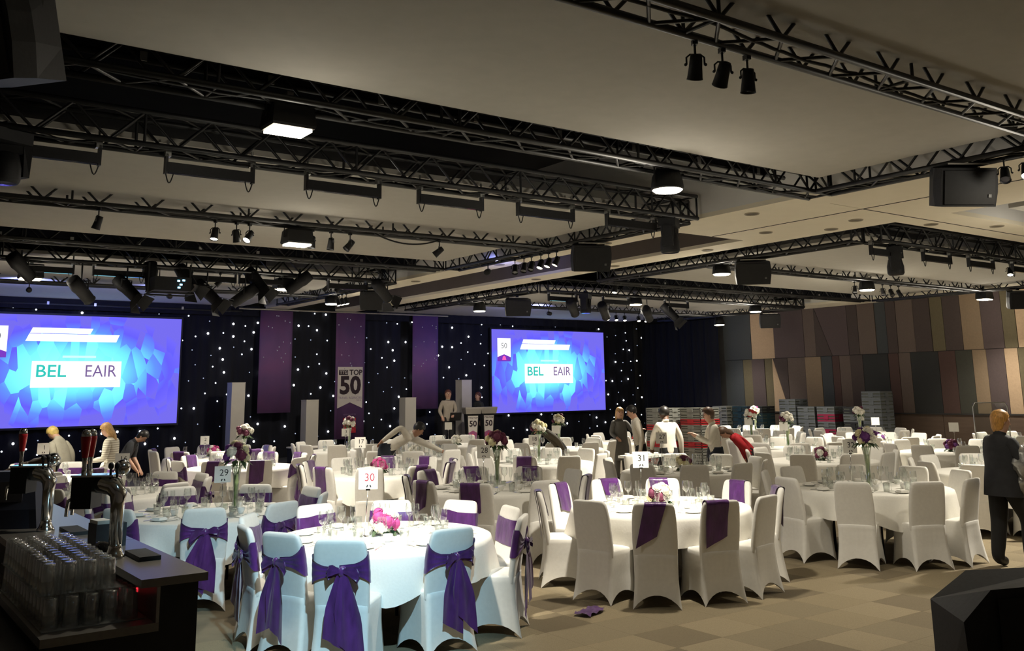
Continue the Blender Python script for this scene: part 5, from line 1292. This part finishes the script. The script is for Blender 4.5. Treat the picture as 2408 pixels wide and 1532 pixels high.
    sk = ob.modifiers.new('skin', 'SKIN'); sk.use_smooth_shade = True; sk.branch_smoothing = 0.4
    for n in names:
        v = me.skin_vertices[0].data[idx[n]]; v.radius = (R[n], R[n]*(.80 if n in ('waist', 'chest', 'pelvis') else 1.0)); v.use_root = n == 'pelvis'
    ss = ob.modifiers.new('sub', 'SUBSURF'); ss.levels = 2; ss.render_levels = 2
    dg = bpy.context.evaluated_depsgraph_get(); dg.update()
    bm_ = bpy.data.meshes.new_from_object(ob.evaluated_get(dg)); bpy.data.objects.remove(ob); bpy.data.meshes.remove(me)
    mats_ = {'skin': 0, 'top': 1, 'bottom': 2, 'shoe': 3}
    bm_.materials.clear()
    for m in (SKIN[skin], top, bottom, SHOE): bm_.materials.append(m)
    segs = [(P[a], P[b]-P[a], (P[b]-P[a]).length_squared+1e-9, R[a], R[b], Z[b]) for a, b in E]
    mi = []
    for pl in bm_.polygons:
        c = pl.center; best = 1e9; bz = 'top'
        for A, d, l2, ra, rb_, z in segs:
            q = c-A; t = max(0.0, min(1.0, q.dot(d)/l2)); dist = (q-d*t).length-(ra+(rb_-ra)*t)*.8
            if dist < best: best = dist; bz = z
        mi.append(mats_[bz])
    bm_.polygons.foreach_set('material_index', mi); bm_.polygons.foreach_set('use_smooth', [True]*len(mi))
    bm_.name = 'person_body'
    o = link('person', bm_, None, loc, rz); tag(o, label, 'person')
    # head frame
    a = lean+nod; fc = P['face']; Rm = Matrix.Rotation(turn, 3, 'Z') @ Matrix.Rotation(-a, 3, 'X') if turn else Matrix.Rotation(-a, 3, 'X')
    def H(v): return fc+Rm @ (Vector(v)*k)
    fb = MB()
    fb.cur = 0; fb.loft([[H((sx*.010, .090, .012)) for sx in (-1, 1)]+[H((.0, .086, .02))], [H((-.016, .088, -.022)), H((.016, .088, -.022)), H((0, .112, -.018))], [H((-.010, .086, -.030)), H((.010, .086, -.030)), H((0, .095, -.030))]])
    for s in (-1, 1):
        fb.cur = 0; fb.ell(H((s*.084, -.005, -.005)), (.010*k, .018*k, .028*k), 8, 6, Rm)
        fb.cur = 1; fb.ell(H((s*.032, .079, .014)), (.012*k, .006*k, .007*k), 8, 6, Rm)
        fb.ell(H((s*.034, .080, .034)), (.018*k, .005*k, .004*k), 8, 4, Rm)
    fb.cur = 2; fb.ell(H((0, .080, -.052)), (.022*k, .008*k, .007*k), 8, 6, Rm)
    fb.build('face', [SKIN[skin], EYE_, LIP], o, True)
    hc, ln = hair; hb = MB(); V = []; F = []; nu, nv = 20, 14; rh = random.Random(len(label))
    for j in range(nv+1):
        ph = pi*j/nv
        for i in range(nu):
            an_ = 2*pi*i/nu; w = 1+rh.uniform(-.04, .04)
            x, y, z = .098*sin(ph)*sin(an_)*w, .108*sin(ph)*cos(an_)*w-.012, .105*cos(ph)*w+.030
            if y > .045 and z < .065: y = .045+(y-.045)*.1; z = max(z, .055)
            elif z < .0 and y > -.02: y = -.02+(y+.02)*.3; 
            if z < .0: z = z*(1+ln*24) if y < .03 else z; x *= (1+ln*1.5 if z < -.05 else 1); y = y-ln*.15 if z < -.10 else y
            V.append(H((x, y, z)))
    for j in range(nv):
        for i in range(nu): F.append((j*nu+i, (j+1)*nu+i, (j+1)*nu+(i+1) % nu, j*nu+(i+1) % nu))
    hb.add(V, F).build('hair', HAIR[hc], o, True)
    if extra: extra(o, k, P, rotL)
    return o
def wrap(name, m, rows, rot=None, n=20):
    def f(o, k, P, rotL):
        rings = []
        for z, cx, cy, rx, ry in rows:
            ring = []
            for i in range(n):
                a = 2*pi*i/n; fo = 1+.035*sin(a*5+z*7)
                v = Vector((cx+rx*cos(a)*fo, cy+ry*sin(a)*fo, z))
                ring.append((rotL(v) if rot else v)*k)
            rings.append(ring)
        MB().loft(rings, caps=False).build(name, m, o, True)
    return f
def both(*fs):
    def f(*a):
        for q in fs: q(*a)
    return f
APR = fabric('navy_apron', (.010, .014, .026))
apron = wrap('apron', APR, [(1.04, 0, .005, .150, .125), (.90, 0, .01, .175, .150), (.70, 0, .02, .185, .165), (.46, 0, .03, .19, .17)])
COATM = fabric('black_jacket', (.020, .021, .025), var=.25)
coat = wrap('jacket', COATM, [(1.43, 0, -.01, .085, .085), (1.38, 0, -.005, .190, .125), (1.25, 0, .0, .205, .150), (1.08, 0, .0, .190, .150), (.92, 0, -.005, .205, .170), (.76, 0, -.01, .215, .180)], True)
LEFTF, RIGHTF, AWAYF, TOWF = .945, -2.196, -.629, 2.513
# the woman walking off at the right
person('woman with short orange-blonde hair in black jacket walking right, silver garment on arm', (10.62, 5.52, 0), -1.85, 1.66, lean=.06, nod=.12, turn=-.35,
       arms={'r': ((.25, .02, 1.12), (.24, .20, 1.02)), 'l': ((-.22, .05, 1.10), (-.19, .22, .98))},
       legs={'r': ((.09, .22, .52), (.09, .18, .10)), 'l': ((-.09, -.02, .50), (-.09, -.10, .085))}, top=COATM, bottom=fabric('black_wide_trousers', (.010, .010, .011)), hair=('orange', .05), extra=coat, build=1.08)
rw2 = random.Random(21)
sg_ = MB().ell((0, 0, 0), (.10, .14, .19), 16, 12, None, .14, rw2).ell((.02, .06, -.20), (.07, .10, .14), 14, 10, None, .18, rw2).build('folded_garment', mat('silver_shiny_fabric', (.38, .38, .37), .22, .55, var=.35, scale=10, bump=.8), None, True, (10.62, 5.27, 1.10))
tag(sg_, 'crumpled silvery garment carried over the arm of the walking woman', 'garment')
# waiters among the tables
person('waiter with black hair in white shirt, back turned, by the tray stand', (12.05, 12.05, 0), -.45, 1.66, lean=.24, nod=.1, arms={'r': ((.25, .02, 1.12), (.26, .08, .88)), 'l': ((-.24, .12, 1.14), (-.20, .34, 1.02))}, skin='dark', hair=('black', 0.0))
person('waiter in white shirt and navy apron raising hands to red striped crates', (11.95, 10.88, 0), LEFTF, 1.64, lean=.10, nod=.2, arms={'r': ((.23, .10, 1.12), (.18, .27, 1.24)), 'l': ((-.23, .12, 1.12), (-.12, .30, 1.26))}, hair=('brown', .02), extra=apron)
person('woman in red top and black trousers bending over behind the apron waiter', (13.60, 11.52, 0), LEFTF, 1.54, lean=.95, nod=.2, top=fabric('red_top', (.42, .012, .02)), hair=('brown', .08), arms={'r': ((.2, .05, 1.12), (.15, .2, .92)), 'l': ((-.2, .05, 1.12), (-.15, .2, .92))}, legs={'r': ((.1, .0, .5), (.1, -.08, .085)), 'l': ((-.1, .0, .5), (-.1, -.08, .085))})
person('long-haired woman in grey dress pointing right before the right screen', (14.05, 15.50, 0), 2.75, 1.56, nod=.1, top=fabric('grey_knit', (.105, .10, .095)), bottom=fabric('grey_knit', (.105, .10, .095)), hair=('blonde', .14),
       arms={'l': ((-.24, .16, 1.16), (-.36, .36, 1.20)), 'r': ((.22, .02, 1.10), (.16, .2, 1.02))}, extra=wrap('dress', fabric('grey_knit', (.105, .10, .095)), [(1.38, 0, 0, .15, .11), (1.2, 0, 0, .17, .135), (1.0, 0, 0, .165, .14), (.8, 0, 0, .20, .17), (.5, 0, 0, .215, .19)]))
person('dark-haired waiter glancing left, half hidden behind the white-shirted waiter', (12.62, 13.35, 0), LEFTF, 1.66, lean=.2, nod=.2, hair=('black', 0.0))
person('waiter in white shirt bending far over table thirteen with one arm stretched', (8.28, 15.35, 0), RIGHTF+.15, 1.76, lean=1.12, nod=-.35, hair=('black', 0.0), skin='tan',
       arms={'abs': True, 'l': ((-.18, .72, .98), (-.10, .98, .86)), 'r': ((.24, .25, 1.30), (.16, -.04, 1.08))}, legs={'r': ((.1, .02, .5), (.1, -.06, .085)), 'l': ((-.1, .04, .5), (-.1, .0, .085))},
       extra=wrap('apron', APR, [(1.02, 0, .02, .155, .130), (.90, 0, .01, .175, .150), (.70, 0, .02, .185, .165), (.46, 0, .03, .19, .17)]))
person('dark-haired man in brown-grey top stooping among chairs below the right screen', (11.85, 14.75, 0), LEFTF, 1.62, lean=.95, nod=.2, top=fabric('taupe_top', (.10, .085, .06)), hair=('black', 0.0))
# stage
CLIP = mat('clipboard_dark', (.02, .02, .022), .5)
person('woman presenter in pale shirt and dark trousers standing beside the lecterns', (14.22, 22.75, .30), 2.75, 1.70, top=fabric('beige_blouse', (.36, .31, .25)), hair=('auburn', .05), arms={'l': ((-.22, .03, 1.12), (-.12, .22, 1.03)), 'r': ((.24, .0, 1.12), (.20, .14, .98))})
c = MB().bbox(-.16, .16, -.01, .01, -.12, .12).build('clipboard', CLIP, None, False, (14.28, 22.46, 1.27)); c.rotation_euler = (.5, 0, -.3)
tag(c, 'dark clipboard held at the waist by the woman presenter', 'clipboard')
person('curly auburn-haired woman in dark top standing behind the second lectern', (15.50, 23.15, .30), 1.6, 1.62, top=fabric('dark_striped_top', (.02, .022, .022)), hair=('auburn', .05))
# by the left screen
STRP = MATS.get('striped_knit')
if not STRP:
    STRP = mat('striped_knit', (.60, .56, .46), .85); nt = STRP.node_tree; b_ = nt.nodes['Principled BSDF']
    tc = nt.nodes.new('ShaderNodeTexCoord'); wv = nt.nodes.new('ShaderNodeTexWave'); wv.bands_direction = 'Z'; wv.inputs['Scale'].default_value = 9; wv.inputs['Distortion'].default_value = .6
    cr = nt.nodes.new('ShaderNodeValToRGB'); cr.color_ramp.elements[0].color = (.34, .31, .24, 1); cr.color_ramp.elements[1].color = (.68, .64, .53, 1)
    nt.links.new(tc.outputs['Object'], wv.inputs['Vector']); nt.links.new(wv.outputs['Fac'], cr.inputs['Fac']); nt.links.new(cr.outputs['Color'], b_.inputs['Base Color'])
person('woman with long fair hair in pale striped jumper looking down at her hands', (3.92, 16.42, 0), LEFTF, 1.56, lean=.14, nod=.45, top=STRP, bottom=fabric('grey_skirt', (.10, .10, .10)), hair=('blonde', .10), arms={'r': ((.23, .04, 1.08), (.12, .30, 1.06)), 'l': ((-.23, .04, 1.08), (-.10, .30, 1.07))})
person('person with yellow-blonde hair in pale jacket stooping before the left screen', (3.42, 17.55, 0), .6, 1.56, lean=.45, nod=.4, top=fabric('pale_jacket', (.40, .38, .30)), hair=('yellow', .02))
person('person with tied dark hair and dark short-sleeved top bending to the right', (4.36, 17.8, 0), RIGHTF+.1, 1.50, lean=.62, nod=.35, top=fabric('charcoal_tee', (.03, .032, .038)), hair=('black', .03), sleeves=False, arms={'r': ((.2, .12, 1.10), (.14, .36, 1.02)), 'l': ((-.2, .12, 1.10), (-.12, .36, 1.02))})
person('person in white tee with brown hair at the left picture edge', (1.72, 15.2, 0), -1.9, 1.55, lean=.35, nod=.3, top=fabric('cream_tee', (.50, .45, .34)), hair=('brown', .03), sleeves=False)
person('person in brown top stooping low beside table one', (2.02, 14.45, 0), RIGHTF, 1.58, lean=1.15, nod=.3, top=fabric('brown_knit', (.12, .075, .045)), hair=('brown', .08))
